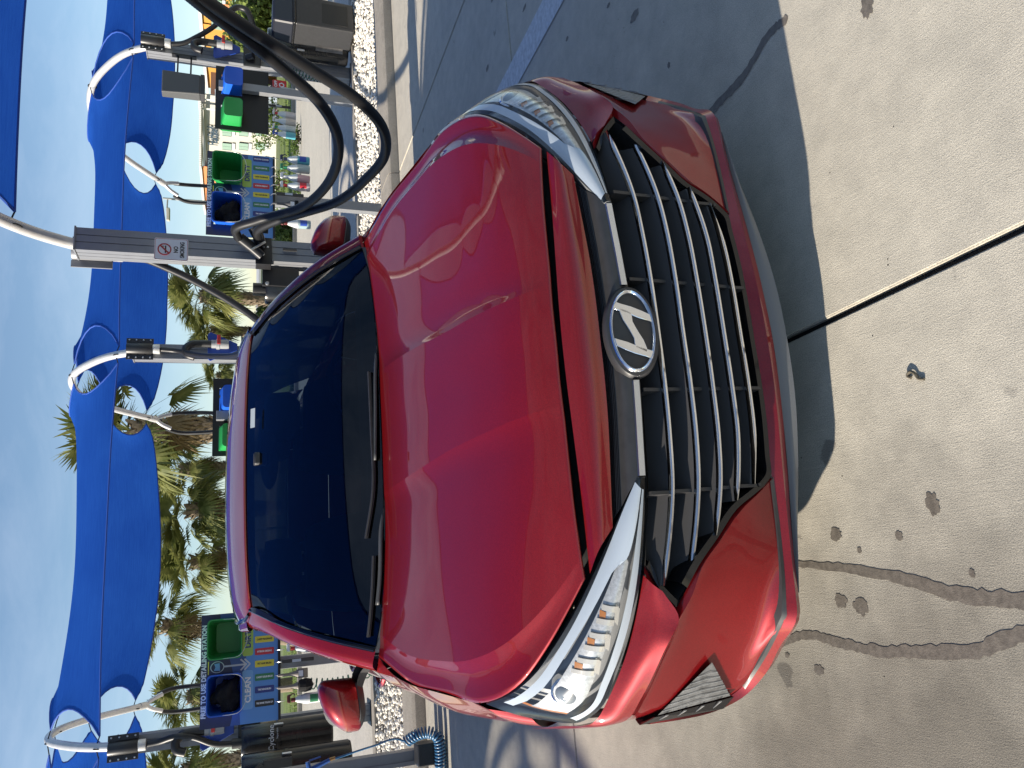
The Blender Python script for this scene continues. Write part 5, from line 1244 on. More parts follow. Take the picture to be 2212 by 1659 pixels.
def station(loc, label, front=1, zc=1.42, polex=0.):
    root = empty('detailing_station', loc, 0 if front > 0 else math.pi, label, 'detailing station', 'detailing stations along the gravel bed')
    z0 = zc - loc[2]
    sp = empty('sign_tmp'); bpy.data.objects.remove(sp)
    ux, ug = P2(.285, 0)[0], P2(.775, 0)[0]
    HW, HZ0, HZ1 = .140, SH / 2 - .188 - .118, SH / 2 - .188 + .122          # tub openings
    F = lambda x, z, d=.0: face_y(x, -.0005 - d, z0 + z)
    edges = sorted([-SW / 2, SW / 2, ux - HW, ux + HW, ug - HW, ug + HW])
    bd = MB()
    for xa, xb in zip(edges[:-1], edges[1:]):
        xm = (xa + xb) / 2
        inh = abs(xm - ux) < HW or abs(xm - ug) < HW
        for za, zb in (((-SH / 2, HZ0), (HZ1, SH / 2)) if inh else ((-SH / 2, SH / 2),)):
            bd.box((xm, .006, z0 + (za + zb) / 2), (xb - xa, .010, zb - za))
    bd.build('panel_board', panel_blk, root, smooth=0)
    def wave(f, m, d):
        mb = MB(); N = 96
        xs = sorted(set([-SW / 2 + SW * k / N for k in range(N + 1)] + edges))
        for xa, xb in zip(xs[:-1], xs[1:]):
            xm = (xa + xb) / 2; u = xm / SW + .5
            top0, top1 = (max(-SH / 2, min(SH / 2, SH / 2 - SH * f(x / SW + .5))) for x in (xa, xb))
            iv = [(-SH / 2, top0, top1)]
            if abs(xm - ux) < HW or abs(xm - ug) < HW:
                iv = [(-SH / 2, min(top0, HZ0), min(top1, HZ0))]
                if max(top0, top1) > HZ1: iv.append((HZ1, max(top0, HZ1), max(top1, HZ1)))
            for lo, t0, t1 in iv:
                mb.add([F(xa, lo, d) @ Vector((0, 0, 0)), F(xb, lo, d) @ Vector((0, 0, 0)), F(xb, t1, d) @ Vector((0, 0, 0)), F(xa, t0, d) @ Vector((0, 0, 0))], [(0, 1, 2, 3)])
        mb.build('print', m, root, smooth=0)
    wave(lambda u: 0., navy, .0)
    wave(lambda u: .34 + .10 * math.sin(.4 + 4.2 * u), blue1, .0006)
    wave(lambda u: .56 - .06 * math.sin(1. + 4.2 * u), blue2, .0012)
    wave(lambda u: .66 + .03 * math.sin(2. + 4.2 * u), blue2, .0016)
    text('lettering', 'FREE TO USE DETAILING STATION', .048, F(.0, SH / 2 - .026, .002), pr_white, root, bold=.0022, xs=.94)
    MB().box((.02, -.003, z0 + SH / 2 - .058), (.10, .001, .008)).build('yellow_underline', pr_yel, root, smooth=0)
    bucket(root, ux, z0 + SH / 2 - .188, b_blue, 1, True)
    bucket(root, ug, z0 + SH / 2 - .188, b_green, 1)
    plate('bucket_label', .30, .085, .02, F(ug - .005, SH / 2 - .358, .0015), pr_lime, root, .0015)
    plate('bucket_label', .30, .085, .02, F(ux + .01, SH / 2 - .358, .0015), blue3, root, .0015)
    text('lettering', 'DIRTY', .062, F(ug - .005, SH / 2 - .362, .004), pr_nav2, root, bold=.002)
    text('lettering', 'CLEAN', .062, F(ux + .01, SH / 2 - .362, .004), pr_white, root, bold=.002)
    xa = P2(.525, 0)[0]
    ringmesh(.053, .046, F(xa, SH / 2 - .125, .002), sx=.85).build('icon_ring', pr_grey, root, smooth=0)
    MB().prism([(-.03, -.022), (.03, -.018), (.027, .024), (.0, .014), (-.026, .026)], .0015, F(xa, SH / 2 - .125, .002)).build('icon_cloth', blue3, root, smooth=0)
    MB().box((xa, -.0035, z0 + SH / 2 - .265), (.014, .002, .175)).build('arrow_shaft', pr_grey, root, smooth=0)
    for dz in (.325, .355):
        for s in (-1, 1): MB().box((xa + s * .021, -.0036 - .0004 * s, z0 + SH / 2 - dz), (.012, .002, .062), M=Matrix.Rotation(R(45) * s, 3, 'Y')).build('arrow_head', pr_grey, root, smooth=0)
    for (tx, m, tm), u in zip(LAB, LABU):
        x = P2(u, 0)[0]
        lp = plate('product_label', .052, .150, .008, F(x, SH / 2 - SH * .822, .002), m, root, .0016)
        text('lettering', tx, .0185, Matrix.Translation((x, -.0045, z0 + SH / 2 - SH * .822)) @ Matrix(((0, 1, 0, 0), (0, 0, -1, 0), (-1, 0, 0, 0), (0, 0, 0, 1))), tm, lp, bold=.0007, xs=.66 if len(tx) > 15 else .78)
        MB().tube(spline([(x, -.004, z0 - SH / 2 + .02), (x, -.045, z0 - SH / 2 + .005), (x, -.05, z0 - SH / 2 - .04), (x, -.035, z0 - SH / 2 - .05)], 4), .003, 5).build('hook', bolt_m, root)
    MB().box((0, .002, z0 - SH / 2 - .010), (SW, .03, .02)).build('bottom_rail', panel_blk, root, smooth=0)
    MB().box((polex, .06, (z0 + .26) / 2), (.10, .075, z0 + .26)).build('pole', alu, root, smooth=0, bevel=.004)
    MB().box((polex, .06, .006), (.18, .16, .012)).build('foot_plate', blk_metal, root, smooth=0)
    return root
S1 = station((-1.045, 5.55, .06), 'blue detailing sign with clean and dirty buckets left of the car', 1, 1.408)
S2 = station((3.225, 5.55, .06), 'blue detailing sign with clean and dirty buckets between the post and the hotel', 1, 1.437)
S3 = station((5.42, 7.25, .06), 'detailing panel seen from its black back with bucket bottoms sticking out', -1, 1.43, polex=-.13)
S4 = station((1.45, 7.30, .06), 'detailing panel seen from its black back just above the car roof', -1, 1.40)
# bottles and brushes hanging on the hooks
clear_p = mat('bottle_clear', (.62, .66, .66), .25, spec=.5, coat=.3)
def bottle(x, y, z, col, trig, label, cap=None, h=.235, r=.042, tilt=0., lab=None):
    root = empty('spray_bottle', (x, y, z), 0, label, 'spray bottle', 'spray bottles on the station hooks'); root.rotation_euler = (0, R(tilt), 0)
    # hangs from its trigger: origin at the hook
    liq = mat('liquid_%d_%d_%d' % tuple(int(c * 99) for c in col), col, .3, coat=.4)
    top = -.055
    MB().lathe([(.0005, top - h), (r * .9, top - h), (r, top - h + .012), (r, top - h * .50)], (0, 0, 0), 18).build('filled_body', liq, root, smooth=40)
    MB().lathe([(r, top - h * .50), (r * .98, top - h * .42), (r * .55, top - h * .16), (.014, top - .018), (.014, top)], (0, 0, 0), 18).build('shoulder', clear_p, root, smooth=40)
    MB().lathe([(.0165, top - .022), (.0175, top), (.0165, top + .012)], (0, 0, 0), 14).build('collar', mat('collar_' + (cap or trig).name, (cap or trig).diffuse_color[:3], .4) if False else (cap or trig), root, smooth=40)
    MB().box((.012, 0, top + .030), (.070, .020, .026), taper=(.8, .9)).build('spray_head', trig, root, smooth=0, bevel=.005)
    MB().tube(spline([(.030, 0, top + .022), (.048, 0, top + .002), (.040, 0, top - .022)], 4), .005, 6).build('trigger', cap or trig, root)
    if lab: MB().add([(r * 1.01 * math.sin(a), -r * 1.01 * math.cos(a), zz) for zz in (top - h * .85, top - h * .58) for a in np.linspace(-.8, .8, 7)], [(k, k + 1, 8 + k, 7 + k) for k in range(6)]).build('print', lab, root, smooth=0)
    return root
t_w = mat('trig_white', (.78, .80, .82), .4); t_r = mat('trig_red', (.50, .03, .03), .4); t_b = mat('trig_blue', (.03, .08, .42), .4); t_g = mat('trig_green', (.03, .26, .12), .4); t_dr = mat('trig_maroon', (.10, .01, .012), .4); t_k = mat('trig_navy', (.012, .02, .07), .4)
HZ = lambda zc: zc - SH / 2 - .055
def hx(cx_, i): return cx_ - SW / 2 + LABU[i] * SW
def brush(x, y, z, label, handle, kind, col):
    root = empty('brush', (x, y, z), 0, label, 'brush', 'brushes on the station hooks')
    if kind == 'bar':
        MB().box((0, 0, -.13), (.030, .022, .26)).build('handle', handle, root, smooth=0, bevel=.006)
        MB().box((.0, -.012, -.12), (.022, .004, .07)).build('print', pr_grey, root, smooth=0)
    else:
        MB().tube(spline([(0, 0, .03), (0, 0, -.02), (0, 0, -.08), (0, 0, -.13)], 4), [.010, .010, .011, .012, .012, .012, .012, .013, .015, .018, .022, .028, .034][:13], 10).build('handle', handle, root, smooth=50)
        if kind == 'flat':
            MB().box((0, 0, -.155), (.075, .03, .05)).build('block', handle, root, smooth=0, bevel=.006)
            MB().box((0, -.005, -.193), (.074, .034, .03)).build('bristles', col, root, smooth=0)
            MB().box((0, -.017, -.15), (.045, .003, .04)).build('paper_label', pr_white, root, smooth=0)
        else:
            q = random.Random(3); mb = MB()
            for k in range(420):
                d = Vector((q.gauss(0, 1), q.gauss(0, 1), q.gauss(0, 1))).normalized(); c = Vector((0, 0, -.19)); e = c + Vector((d.x * .062, d.y * .05, d.z * .075)) * q.uniform(.85, 1.08); t = d.orthogonal().normalized() * .004
                mb.add([c + t, c - t, e], [(0, 1, 2)])
            mb.lathe([(.0005, -.255), (.045, -.235), (.055, -.19), (.045, -.14), (.0005, -.125)], (0, 0, 0), 14)
            mb.build('bristles', col, root, smooth=0)
    return root
gh = mat('handle_taupe', (.24, .21, .18), .6); gd = mat('handle_grey', (.085, .085, .09), .6); bk = mat('bristle_black', (.008, .008, .009), .9); bt = mat('bristle_tan', (.34, .28, .19), .8)
y1 = 5.49
z2 = HZ(1.437); z1 = HZ(1.408)
bottle(hx(3.225, 0), y1, z2, (.10, .40, .52), t_k, 'bottle of bright blue liquid under the sign beside the hotel', lab=t_b)
bottle(hx(3.225, 1), y1, z2, (.42, .52, .50), t_g, 'nearly clear bottle with dark green collar under the sign beside the hotel')
bottle(hx(3.225, 2), y1, z2, (.62, .38, .38), t_w, 'bottle of pale pink liquid with white trigger', tilt=3)
bottle(hx(3.225, 3), y1, z2, (.52, .46, .48), t_w, 'clear bottle with white head and red collar', cap=t_r, lab=pr_red)
brush(hx(3.225, 4), y1, z2 + .03, 'slim black pet hair brush under the sign beside the hotel', blk_plastic, 'bar', bk)
brush(hx(3.225, 5), y1, z2 + .03, 'dark grey scrub brush with black bristles behind the hoses', gd, 'flat', bk)
brush(hx(3.225, 6), y1, z2 + .03, 'grey handled tire brush half hidden by the vacuum hose', gd, 'flat', bk)
bottle(hx(3.225, 7), y1, z2, (.30, .42, .46), t_dr, 'bottle with maroon head hanging next to the no smoking post', lab=t_b)
bottle(hx(-1.045, 2), y1, z1, (.60, .58, .50), t_w, 'small clear bottle tucked behind the car roof edge')
bottle(hx(-1.045, 3), y1, z1, (.66, .66, .66), t_w, 'white bottle with red collar beside the windscreen pillar', cap=t_r, lab=pr_red)
brush(hx(-1.045, 4), y1, z1 + .03, 'slim black pet hair brush under the sign left of the car', blk_plastic, 'bar', bk)
brush(hx(-1.045, 5), y1, z1 + .03, 'taupe scrub brush with white paper label and tan bristles', gh, 'flat', bt)
brush(hx(-1.045, 6), y1, z1 + .03, 'round bushy black tire brush with taupe handle', gh, 'round', bk)
bottle(hx(-1.045, 7), y1, z1, (.70, .72, .72), t_dr, 'white bottle with maroon head at the end of the row', lab=pr_grn)
z3 = HZ(1.43); y3 = 7.31
for dx, col, tr, lb, cp in ((-.36, (.10, .42, .50), t_b, 'turquoise bottle with blue trigger under the black panel', None), (-.27, (.50, .56, .54), t_w, 'clear bottle with green trigger under the black panel', t_g), (-.175, (.55, .50, .44), t_w, 'milky beige bottle with white trigger under the black panel', None), (-.075, (.56, .54, .54), t_w, 'clear bottle with red trigger under the black panel', t_r), (.27, (.55, .62, .62), t_w, 'white bottle with teal print near the green coil', t_g)):
    bottle(5.42 + dx, y3, z3, col, tr, lb, cap=cp, tilt=4)
brush(5.42 + .02, y3, z3 + .03, 'slim black brush hanging next to the thin grey pole', blk_plastic, 'bar', bk)
brush(5.42 + .19, y3, z3 + .03, 'black bristled brush just right of the thin grey pole', gd, 'flat', bk)
rp = empty('spray_pouch', (5.42 + .335, y3 + .01, z3 + .0), 0, 'red pouch with white hexagon ring and letters by the post', 'pouch', None)
MB().prism(rrect(.12, .17, .012), .02, face_y(0, 0, -.10)).build('pouch_body', sign_red if False else mat('pouch_red', (.60, .025, .03), .4), rp, smooth=0, bevel=.004)
ringmesh(.036, .022, face_y(-.01, -.021, -.125), n=6).build('hexagon', pr_white, rp, smooth=0)
text('lettering', 'OFF', .05, face_y(.0, -.022, -.055), pr_white, rp, bold=.002)
# ------------------------------------------------------------------ beyond the wash: sloping lane, planting, palms, hotel
SL = .0384
def gz(y): return -SL * max(0., y - 9.)
def sheet(name, x0, x1, ya, yb, m, dz=0., nx=2, ny=10, kind='structure', bumps=0.):
    ys = np.linspace(ya, yb, ny); xs = np.linspace(x0, x1, nx)
    q = random.Random(5)
    G = [[(x, y, gz(y) + dz + (q.uniform(0, bumps) if 0 < i < ny - 1 else 0)) for x in xs] for i, y in enumerate(ys)]
    o = MB().grid(G).build(name, m, smooth=60); tag(o, kind=kind); return o
grass_m = mat('lawn_green', (.10, .16, .025), .9, noise=.45, nscale=1.1, bump=.8, bscale=30, bdist=.05, coords='Object', tvar=(.20, .26, .05))
mulch_m = mat('mulch_brown', (.13, .055, .03), .95, noise=.5, nscale=20, bump=.8, bscale=50, bdist=.03)
sheet('road', -60, 90, 17.6, 27.0, conc_lt, .0)
for k in range(14):
    a = -40 + 6.6 * k
    MB().box((a, 27.12, gz(27.12) + .05), (6.58, .22, .20)).build('kerb_stone', conc_kerb, kerb, smooth=0, bevel=.03)
sheet('mulch_strip', -60, 90, 27.22, 28.6, mulch_m, .06, 30, 5, bumps=.06)
sheet('lawn', -80, 120, 28.6, 62., grass_m, .05, 40, 24, bumps=.08)
sheet('far_ground', -400, 600, 62., 1200., mat('far_grass', (.12, .15, .05), .95, noise=.3, nscale=.1), .03, 2, 8)
# short grass on the lawn edge
gq2 = np.random.default_rng(11); GV = []; GF = []; off = 0
for k in range(15000):
    y = 28.7 + 12 * gq2.random() ** 1.6; x = gq2.uniform(-22, 42); h = gq2.uniform(.05, .13); a = gq2.uniform(0, 6.28); w = .022
    z = gz(y) + .06; dx, dy = math.cos(a) * w, math.sin(a) * w; l = gq2.uniform(-.05, .05, 2)
    GV += [(x - dx, y - dy, z), (x + dx, y + dy, z), (x + l[0], y + l[1], z + h)]; GF.append((off, off + 1, off + 2)); off += 3
me = bpy.data.meshes.new('grass'); me.from_pydata(GV, [], GF); me.materials.append(mat('grass_blades', (.13, .20, .03), .8))
tag(link(bpy.data.objects.new('grass', me)), 'short bright green grass beyond the lane', 'grass', kind='stuff')

def leafmat(name, c1, c2, tr=.35):
    m = bpy.data.materials.new(name); m.use_nodes = True; nt = m.node_tree; nt.nodes.clear(); L = nt.links.new
    out = nt.nodes.new('ShaderNodeOutputMaterial'); b = nt.nodes.new('ShaderNodeBsdfPrincipled'); t = nt.nodes.new('ShaderNodeBsdfTranslucent'); mx = nt.nodes.new('ShaderNodeMixShader'); mx.inputs[0].default_value = tr
    b.inputs['Roughness'].default_value = .5; b.inputs['Specular IOR Level'].default_value = .35
    tc = nt.nodes.new('ShaderNodeTexCoord'); n = nt.nodes.new('ShaderNodeTexNoise'); n.inputs['Scale'].default_value = 1.6; n.inputs['Detail'].default_value = 3
    r = nt.nodes.new('ShaderNodeValToRGB'); r.color_ramp.elements[0].position = .35; r.color_ramp.elements[1].position = .65
    r.color_ramp.elements[0].color = (*c1, 1); r.color_ramp.elements[1].color = (*c2, 1)
    L(tc.outputs['Object'], n.inputs['Vector']); L(n.outputs['Fac'], r.inputs['Fac']); L(r.outputs['Color'], b.inputs['Base Color']); L(r.outputs['Color'], t.inputs['Color'])
    L(b.outputs[0], mx.inputs[1]); L(t.outputs[0], mx.inputs[2]); L(mx.outputs[0], out.inputs['Surface'])
    return m
palm_g = leafmat('palm_leaf', (.11, .135, .035), (.25, .255, .085))
palm_d = leafmat('palm_dead', (.17, .115, .05), (.26, .19, .09), .2)
trunk_m = mat('palm_trunk', (.20, .155, .11), .9, noise=.35, nscale=14, bump=.6, bscale=30, bdist=.02)
boot_m = mat('palm_boot', (.27, .215, .155), .85, noise=.4, nscale=9)
def fan(mb, base, d, L, n, q, droop):
    """fan leaf: petiole and a folded fan of pointed leaflets"""
    d = d.normalized(); side = d.cross(Vector((0, 0, 1)))
    side = side.normalized() if side.length > .05 else Vector((1, 0, 0))
    up = side.cross(d).normalized()
    pl = L * q.uniform(.75, 1.0)
    p1 = base + d * pl * .55 + Vector((0, 0, -.02)); hub = base + d * pl + Vector((0, 0, -droop * .35 * pl))
    w = .020
    mb.add([base - side * w, base + side * w, p1 + side * w, p1 - side * w, hub + side * w * .6, hub - side * w * .6], [(0, 1, 2, 3), (3, 2, 4, 5)])
    d2 = (hub - p1).normalized()
    for k in range(n):
        a = R(-118 + 236 * k / (n - 1)); ll = L * (.92 - .20 * abs(a) / R(118)) * q.uniform(.85, 1.08)
        v = (d2 * math.cos(a) + side * math.sin(a)).normalized()
        lift = up * (.16 * math.cos(a) * q.uniform(.4, 1.2))
        m1 = hub + v * ll * .52 + lift * ll * .5 + Vector((0, 0, -droop * .10 * ll))
        e = hub + v * ll + lift * ll * .35 + Vector((0, 0, -droop * q.uniform(.30, .75) * ll))
        t = v.cross(up).normalized() * (.042 * L)
        mb.add([hub - t * .25, hub + t * .25, m1 + t, m1 - t, e], [(0, 1, 2, 3), (3, 2, 4)])
def palm_meshes(seed, crown_r, trunk_h):
    q = random.Random(seed)
    live, dead, tr, bo = MB(), MB(), MB(), MB()
    lean = q.uniform(-.03, .03)
    top = Vector((lean * trunk_h, 0, trunk_h))
    P = [(lean * trunk_h * t, 0, trunk_h * t) for t in np.linspace(0, 1, 10)]
    tr.tube(P, [.40 - .05 * t for t in np.linspace(0, 1, 10)], 14)
    # criss-cross leaf bases
    nb = int(trunk_h * 5)
    for i in range(nb):
        z = trunk_h * (.12 + .88 * i / nb)
        for k in range(7):
            a = 2 * math.pi * (k + .5 * (i % 2)) / 7 + q.uniform(-.12, .12)
            c = Vector((lean * z + math.cos(a) * .36, math.sin(a) * .36, z)); o = Vector((math.cos(a), math.sin(a), 0)); s = Vector((-math.sin(a), math.cos(a), 0))
            e = c + o * q.uniform(.10, .22) + Vector((0, 0, q.uniform(.24, .36)))
            bo.add([c - s * .13, c + s * .13, e + s * .05, e - s * .05, c - s * .11 + Vector((0, 0, .16)), c + s * .11 + Vector((0, 0, .16))], [(0, 1, 2, 3), (4, 3, 2, 5)])
    for k in range(34):
        el = R(q.uniform(-38, 78)); az = k * 2.39996 + q.uniform(-.3, .3)
        d = Vector((math.cos(az) * math.cos(el), math.sin(az) * math.cos(el), math.sin(el)))
        fan(live, top + Vector((d.x * .12, d.y * .12, .05)), d, crown_r * .52 * q.uniform(.85, 1.1), 26, q, .35 + .5 * (el < .2))
    for k in range(7):
        az = q.uniform(0, 6.28); el = R(q.uniform(-80, -50)); d = Vector((math.cos(az) * math.cos(el), math.sin(az) * math.cos(el), math.sin(el)))
        fan(dead, top + Vector((d.x * .15, d.y * .15, -.1)), d, crown_r * .36, 18, q, .8)
    return tr.mesh('trunk'), bo.mesh('leaf_bases'), live.mesh('crown'), dead.mesh('dead_fronds')
PV = [palm_meshes(s, 2.9, h) for s, h in ((1, 5.6), (2, 4.6), (3, 5.0))]
for v in PV:
    for me, m in zip(v, (trunk_m, boot_m, palm_g, palm_d)): me.materials.append(m)
def palm(xd, yd, dist, top_r, var, label, rz=0., lean=0.):
    """crown centre seen at (xd, yd); top_r crown radius in m"""
    c = at_d(xd, yd, dist); base = gz(c[1]); h0 = (5.6, 4.6, 5.0)[var]
    s = top_r / 2.9
    root = empty('palm_tree', (c[0], c[1], c[2] - h0 * s), rz, label, 'palm tree', 'fan palms beyond the lane')
    root.scale = (s, s, s); root.rotation_euler = (0, lean, rz)
    for me, nm in zip(PV[var], ('trunk', 'leaf_bases', 'crown', 'dead_fronds')):
        link(bpy.data.objects.new(nm, me), root)
    if c[2] - h0 * s > base + .05:
        d = c[2] - h0 * s - base
        MB().tube([(0, 0, .02), (0, 0, -d / s - .1)], [.40, .45], 12).build('trunk_foot', trunk_m, root, smooth=50)
palm(285, 925, 31, 3.19, 0, 'tallest fan palm rising above the long blue canopy', .4)
palm(432, 640, 36, 2.02, 1, 'fan palm between the slanting hoses right of the car roof', 1.3)
palm(455, 715, 38, 1.62, 2, 'smaller fan palm low behind the slanting hose', 2.2)
palm(468, 808, 44, 1.23, 1, 'small distant fan palm beside the black station back', 3.0)
palm(390, 1015, 37, 2.15, 2, 'fan palm hanging low under the canopy middle', 4.1)
palm(402, 1105, 33, 2.15, 1, 'fan palm with spread pale fronds above the roof centre', 5.2)
palm(412, 1212, 35, 2.08, 0, 'darker fan palm above the far roof corner', .9)
palm(345, 1392, 32, 1.95, 2, 'fan palm with bare slanting trunk beside the detailing sign', 2.7, lean=-.20)
palm(405, 1505, 36, 1.95, 1, 'bushy fan palm behind the arch and clean bucket', 1.8)
palm(395, 1645, 30, 1.82, 0, 'fan palm at the picture edge beyond the cyclone canisters', 3.6, lean=.12)

# leafy bushes and trees
leaf_a = leafmat('bush_leaf', (.07, .12, .025), (.17, .23, .05)); leaf_b = leafmat('hedge_leaf', (.10, .15, .03), (.22, .28, .07)); bark = mat('bark', (.13, .10, .075), .9)
def leafy(name, xd, yd, dist, rx, ry, rz_, n, s, m, label, seed, cat='bush', trunk=0., clumps=9, group=None):
    c = at_d(xd, yd, dist); q = random.Random(seed); base = gz(c[1])
    root = empty(name, (c[0], c[1], base), 0, label, cat, group)
    mb = MB(); cz0 = c[2] - base
    C = [(q.uniform(-.75, .75), q.uniform(-.75, .75), q.uniform(-.65, .75), q.uniform(.35, .6)) for _ in range(clumps)]
    for k in range(n):
        a = C[k % clumps]; d = Vector((q.gauss(0, 1), q.gauss(0, 1), q.gauss(0, 1))).normalized() * q.uniform(.55, 1.05) * a[3]
        p = Vector(((a[0] + d.x) * rx, (a[1] + d.y) * ry, (a[2] + d.z) * rz_ + cz0))
        if p.z < .02: continue
        t = Vector((q.gauss(0, 1), q.gauss(0, 1), q.gauss(0, 1))).normalized(); b = t.orthogonal().normalized() * s * .45; t = t * s
        mb.add([p, p + t * .5 + b, p + t, p + t * .5 - b], [(0, 1, 2, 3)])
    mb.build('foliage', m, root, smooth=0)
    st_ = MB().tube([(0, 0, 0), (.05, 0, max(.3, cz0 * .5)), (0, .05, max(.5, cz0))], [.12, .09, .04], 8) if trunk else MB().tube([(0, 0, 0), (0, 0, max(.25, cz0))], [.06, .03], 6)
    for k in range(6):
        a = q.uniform(0, 6.28); st_.tube([(0, 0, cz0 * .4), (math.cos(a) * rx * .35, math.sin(a) * ry * .35, cz0 * .8), (math.cos(a) * rx * .6, math.sin(a) * ry * .6, cz0 + rz_ * .4)], [.05, .03, .012], 6)
    st_.build('branches', bark, root, smooth=50)
    return root
leafy('climber_hedge', 575, 30, 30, 1.9, 1.2, 1.15, 7000, .17, leaf_b, 'tall leafy hedge above the black bin', 1, 'hedge', clumps=22)
leafy('hedge_bush', 585, -60, 31, 1.8, 1.2, 1.1, 3500, .17, leaf_b, 'leafy hedge continuing past the bin', 21, 'hedge', clumps=16)
leafy('rounded_bush', 618, 505, 33, .62, .6, .72, 3200, .10, leaf_b, 'rounded green bush beside the mirror and no smoking post', 2, clumps=12)
leafy('low_bush', 574, 672, 40, .55, .5, .42, 1400, .10, leaf_a, 'small bush just above the red pillar', 3)
leafy('thin_tree', 588, 268, 48, 1.7, 1.4, 1.0, 1500, .14, leaf_a, 'thin branched tree in front of the white hotel wall', 4, 'tree', trunk=1)
leafy('thin_tree', 592, 395, 50, 1.6, 1.3, 1.1, 1300, .14, leaf_a, 'sparse tree behind the hanging spray bottles', 5, 'tree', trunk=1)
leafy('low_bush', 640, 300, 27.9, .5, .35, .18, 700, .07, leaf_a, 'low ground plant in the mulch below the bottles', 6)
leafy('low_bush', 640, 395, 27.9, .5, .35, .18, 700, .07, leaf_a, 'low ground plant in the mulch beyond the dirty bucket', 7)
leafy('low_bush', 652, 440, 27.9, .4, .35, .18, 600, .07, leaf_a, 'low ground plant in the mulch behind the pole', 8)

# hotel: white wing with lettering, brown link, yellow wing, roof trellis
h_white = mat('hotel_white', (.42, .405, .365), .8, noise=.05, nscale=.4); h_yel = mat('hotel_yellow', (.44, .24, .045), .8, noise=.06, nscale=.5); h_brown = mat('hotel_brown', (.22, .13, .10), .8); h_orange = mat('hotel_orange', (.50, .20, .08), .8); h_trim = mat('hotel_trim', (.50, .50, .48), .6)
shutter = mat('hotel_shutter', (.22, .32, .26), .6); h_glass = mat('hotel_glass', (.05, .07, .08), .08, spec=.7); h_grey = mat('hotel_grille', (.42, .44, .46), .6); h_blueg = mat('hotel_greyblue', (.24, .28, .34), .7)
HD = 118.
hot = empty('hotel', tuple(at_d(600, 300, HD)), 0, 'white and yellow hotel with mint shutters and roof trellis', 'hotel')
HB = Vector(hot.location)
rt = Vector((_r0[0], _r0[1], 0)); fw_ = Vector((_f0[0], _f0[1], 0))
def HP(xd, yd, depth=HD):
    """world point of a facade pixel, relative to the hotel"""
    d = ray(xd, yd); k = depth / (d[0] * _f0[0] + d[1] * _f0[1]); return Vector(CAM + d * k) - HB
FAC = {}
def facade(name, ya, da, yb, db):
    A, B = HP(540, ya, da), HP(540, yb, db); A.z = B.z = 0; e = (A - B).normalized(); n = e.cross(Vector((0, 0, 1)))
    if n.dot(fw_) > 0: n = -n
    FAC[name] = (A, n, e if e.dot(rt) > 0 else -e)
facade('yellow', -120, 84., 168, 116.); facade('white', 225, 104., 440, 132.)
def PF(xd, yd, spec):
    """point of a facade pixel; spec = (facade, metres in front of it) or a plain depth"""
    if not isinstance(spec, tuple): return HP(xd, yd, spec), -fw_
    A, n, e = FAC[spec[0]]; d = Vector(ray(xd, yd)); o = Vector(CAM) - HB
    return o + d * (((A + n * spec[1]) - o).dot(n) / d.dot(n)), n
def slab_px(name, y0, y1, x_top, x_bot, m, depth=HD, thick=8., parent=None):
    """upright block: picture rows y0..y1 (image y), from x_top down to x_bot"""
    a, n = PF(x_bot, y0, depth); b, n = PF(x_bot, y1, depth)
    zt = PF(x_top, (y0 + y1) / 2, depth)[0].z; zb = PF(x_bot, (y0 + y1) / 2, depth)[0].z
    V = []
    for z in (zb, zt):
        for p, o in ((b, 0), (a, 0), (a, thick), (b, thick)): V.append(Vector((p.x, p.y, z)) + fw_ * o)
    return MB().add(V, [(3, 2, 1, 0), (4, 5, 6, 7), (0, 1, 5, 4), (1, 2, 6, 5), (2, 3, 7, 6), (3, 0, 4, 7)]).build(name, m, parent or hot, smooth=0)
yw = slab_px('yellow_wing', -120, 168, 431, 615, h_yel, ('yellow', 0))
slab_px('parapet', -120, 168, 428, 435, h_trim, ('yellow', .4), 9.)
bw_ = slab_px('brown_link', 150, 262, 455, 615, h_brown, 116.)
ww = slab_px('white_wing', 225, 440, 440, 625, h_white, ('white', 0))
slab_px('parapet', 225, 360, 437, 443, h_trim, ('white', .4), 9.)
slab_px('grey_stair', 212, 262, 466, 615, h_blueg, ('white', .8), 4.)
slab_px('orange_block', 362, 440, 438, 470, h_orange, ('white', 1.2), 6.)
slab_px('parapet', 358, 444, 434, 439, h_trim, ('white', 1.6), 7.)
def window(parent, x0, x1, y0, y1, depth, grille=True):
    w = slab_px('window', y0, y1, x0, x1, h_glass, (depth, .12), .3, parent)
    ym = (y0 + y1) / 2
    slab_px('shutter', y0, ym - .4, x0, x1, shutter, (depth, .24), .1, w)
    slab_px('shutter', ym + .4, y1, x0, x1, shutter, (depth, .24), .1, w)
    if grille: slab_px('vent_grille', y0 - .5, y1 + .5, x1 + 1, x1 + 8, h_grey, (depth, .2), .1, w)
for x0 in (480, 516, 552):
    for y0 in (281, 311, 341): window(ww, x0, x0 + 20, y0, y0 + 13, 'white')
for x0 in (457, 501, 545):
    for y0 in (2, 47, 92, -40): window(yw, x0, x0 + 22, y0, y0 + 18, 'yellow')
slab_px('yellow_band', 30, 40, 435, 612, h_orange, ('yellow', .2), .3)
slab_px('yellow_band', 78, 86, 435, 612, mat('hotel_ochre', (.60, .26, .05), .8), ('yellow', .2), .3)
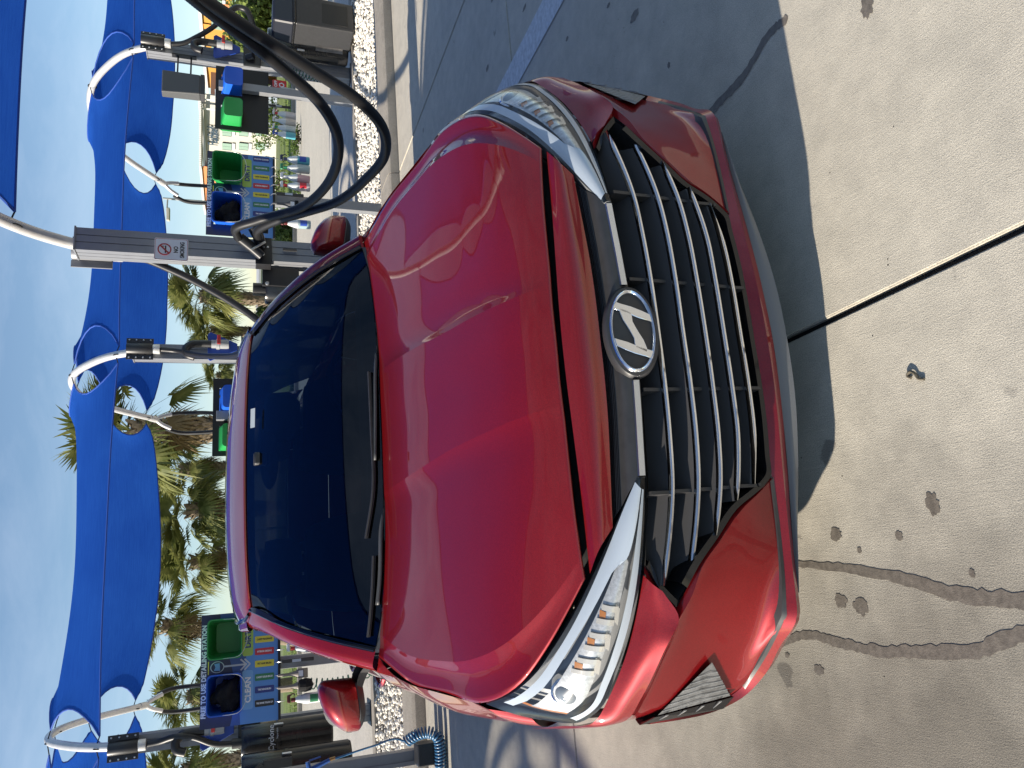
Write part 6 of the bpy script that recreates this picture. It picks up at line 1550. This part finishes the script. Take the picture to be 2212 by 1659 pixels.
# roof trellis on the white wing
for k in range(36):
    y = 214 + k * 4.1
    slab_px('trellis_slat', y, y + 1.6, 430, 434.5, h_trim, ('white', 2.2), 5.)
slab_px('trellis_beam', 212, 362, 433.5, 436, h_trim, ('white', 1.), .5)
for y in (216, 236): slab_px('trellis_post', y, y + 2, 434, 466, h_trim, ('white', .9), .3)
lm_ = mat('hotel_letter', (.03, .055, .085), .6)
def fac(xd, yd, off):
    p, n = PF(xd, yd, ('white', off)); e = FAC['white'][2]
    return Matrix(((e.x, 0, n.x, p.x), (e.y, 0, n.y, p.y), (0, 1, 0, p.z), (0, 0, 0, 1)))
text('lettering', 'Fairfield', 1.75, fac(460, 294, .3), lm_, hot, bold=.045, xs=.86)
text('lettering', 'BY MARRIOTT', .56, fac(469.5, 290, .3), lm_, hot, bold=.01)
# low pale building beyond the lane
lb = empty('low_building', tuple(at_d(585, 530, 85.)), 0, 'low pale blue building behind the rounded bush', 'building')
HB0 = HB; HB = Vector(lb.location)
slab_px('wall', 470, 700, 563, 618, mat('pale_wall', (.52, .56, .60), .8), 85., 10., lb)
slab_px('roof', 466, 704, 559, 564, mat('pale_roof', (.45, .46, .48), .7), 84.6, 11., lb)
for y in (485, 515, 545, 600, 640): slab_px('window', y, y + 12, 575, 592, h_glass, 84.9, .3, lb)
HB = HB0
# street lamp
lp = at_d(445, 436, 60.)
sl = empty('street_lamp', (lp[0], lp[1], gz(lp[1])), 0, 'slim grey street lamp above the detailing sign', 'street lamp')
topz = at_d(352, 434, 60.)[2] - gz(lp[1])
MB().tube([(0, 0, 0), (0, 0, topz)], [.12, .07], 8).build('pole', grey_pvc, sl)
MB().tube([(0, 0, topz - .3), tuple(-rt * .9 + Vector((0, 0, topz - .25)))], .05, 8).build('arm', grey_pvc, sl)
MB().box(tuple(-rt * 1.1 + Vector((0, 0, topz - .35))), (.9, .5, .22), rz=-YAW).build('lamp_head', mat('lamp_head_grey', (.45, .42, .36), .5), sl, smooth=0, bevel=.05)
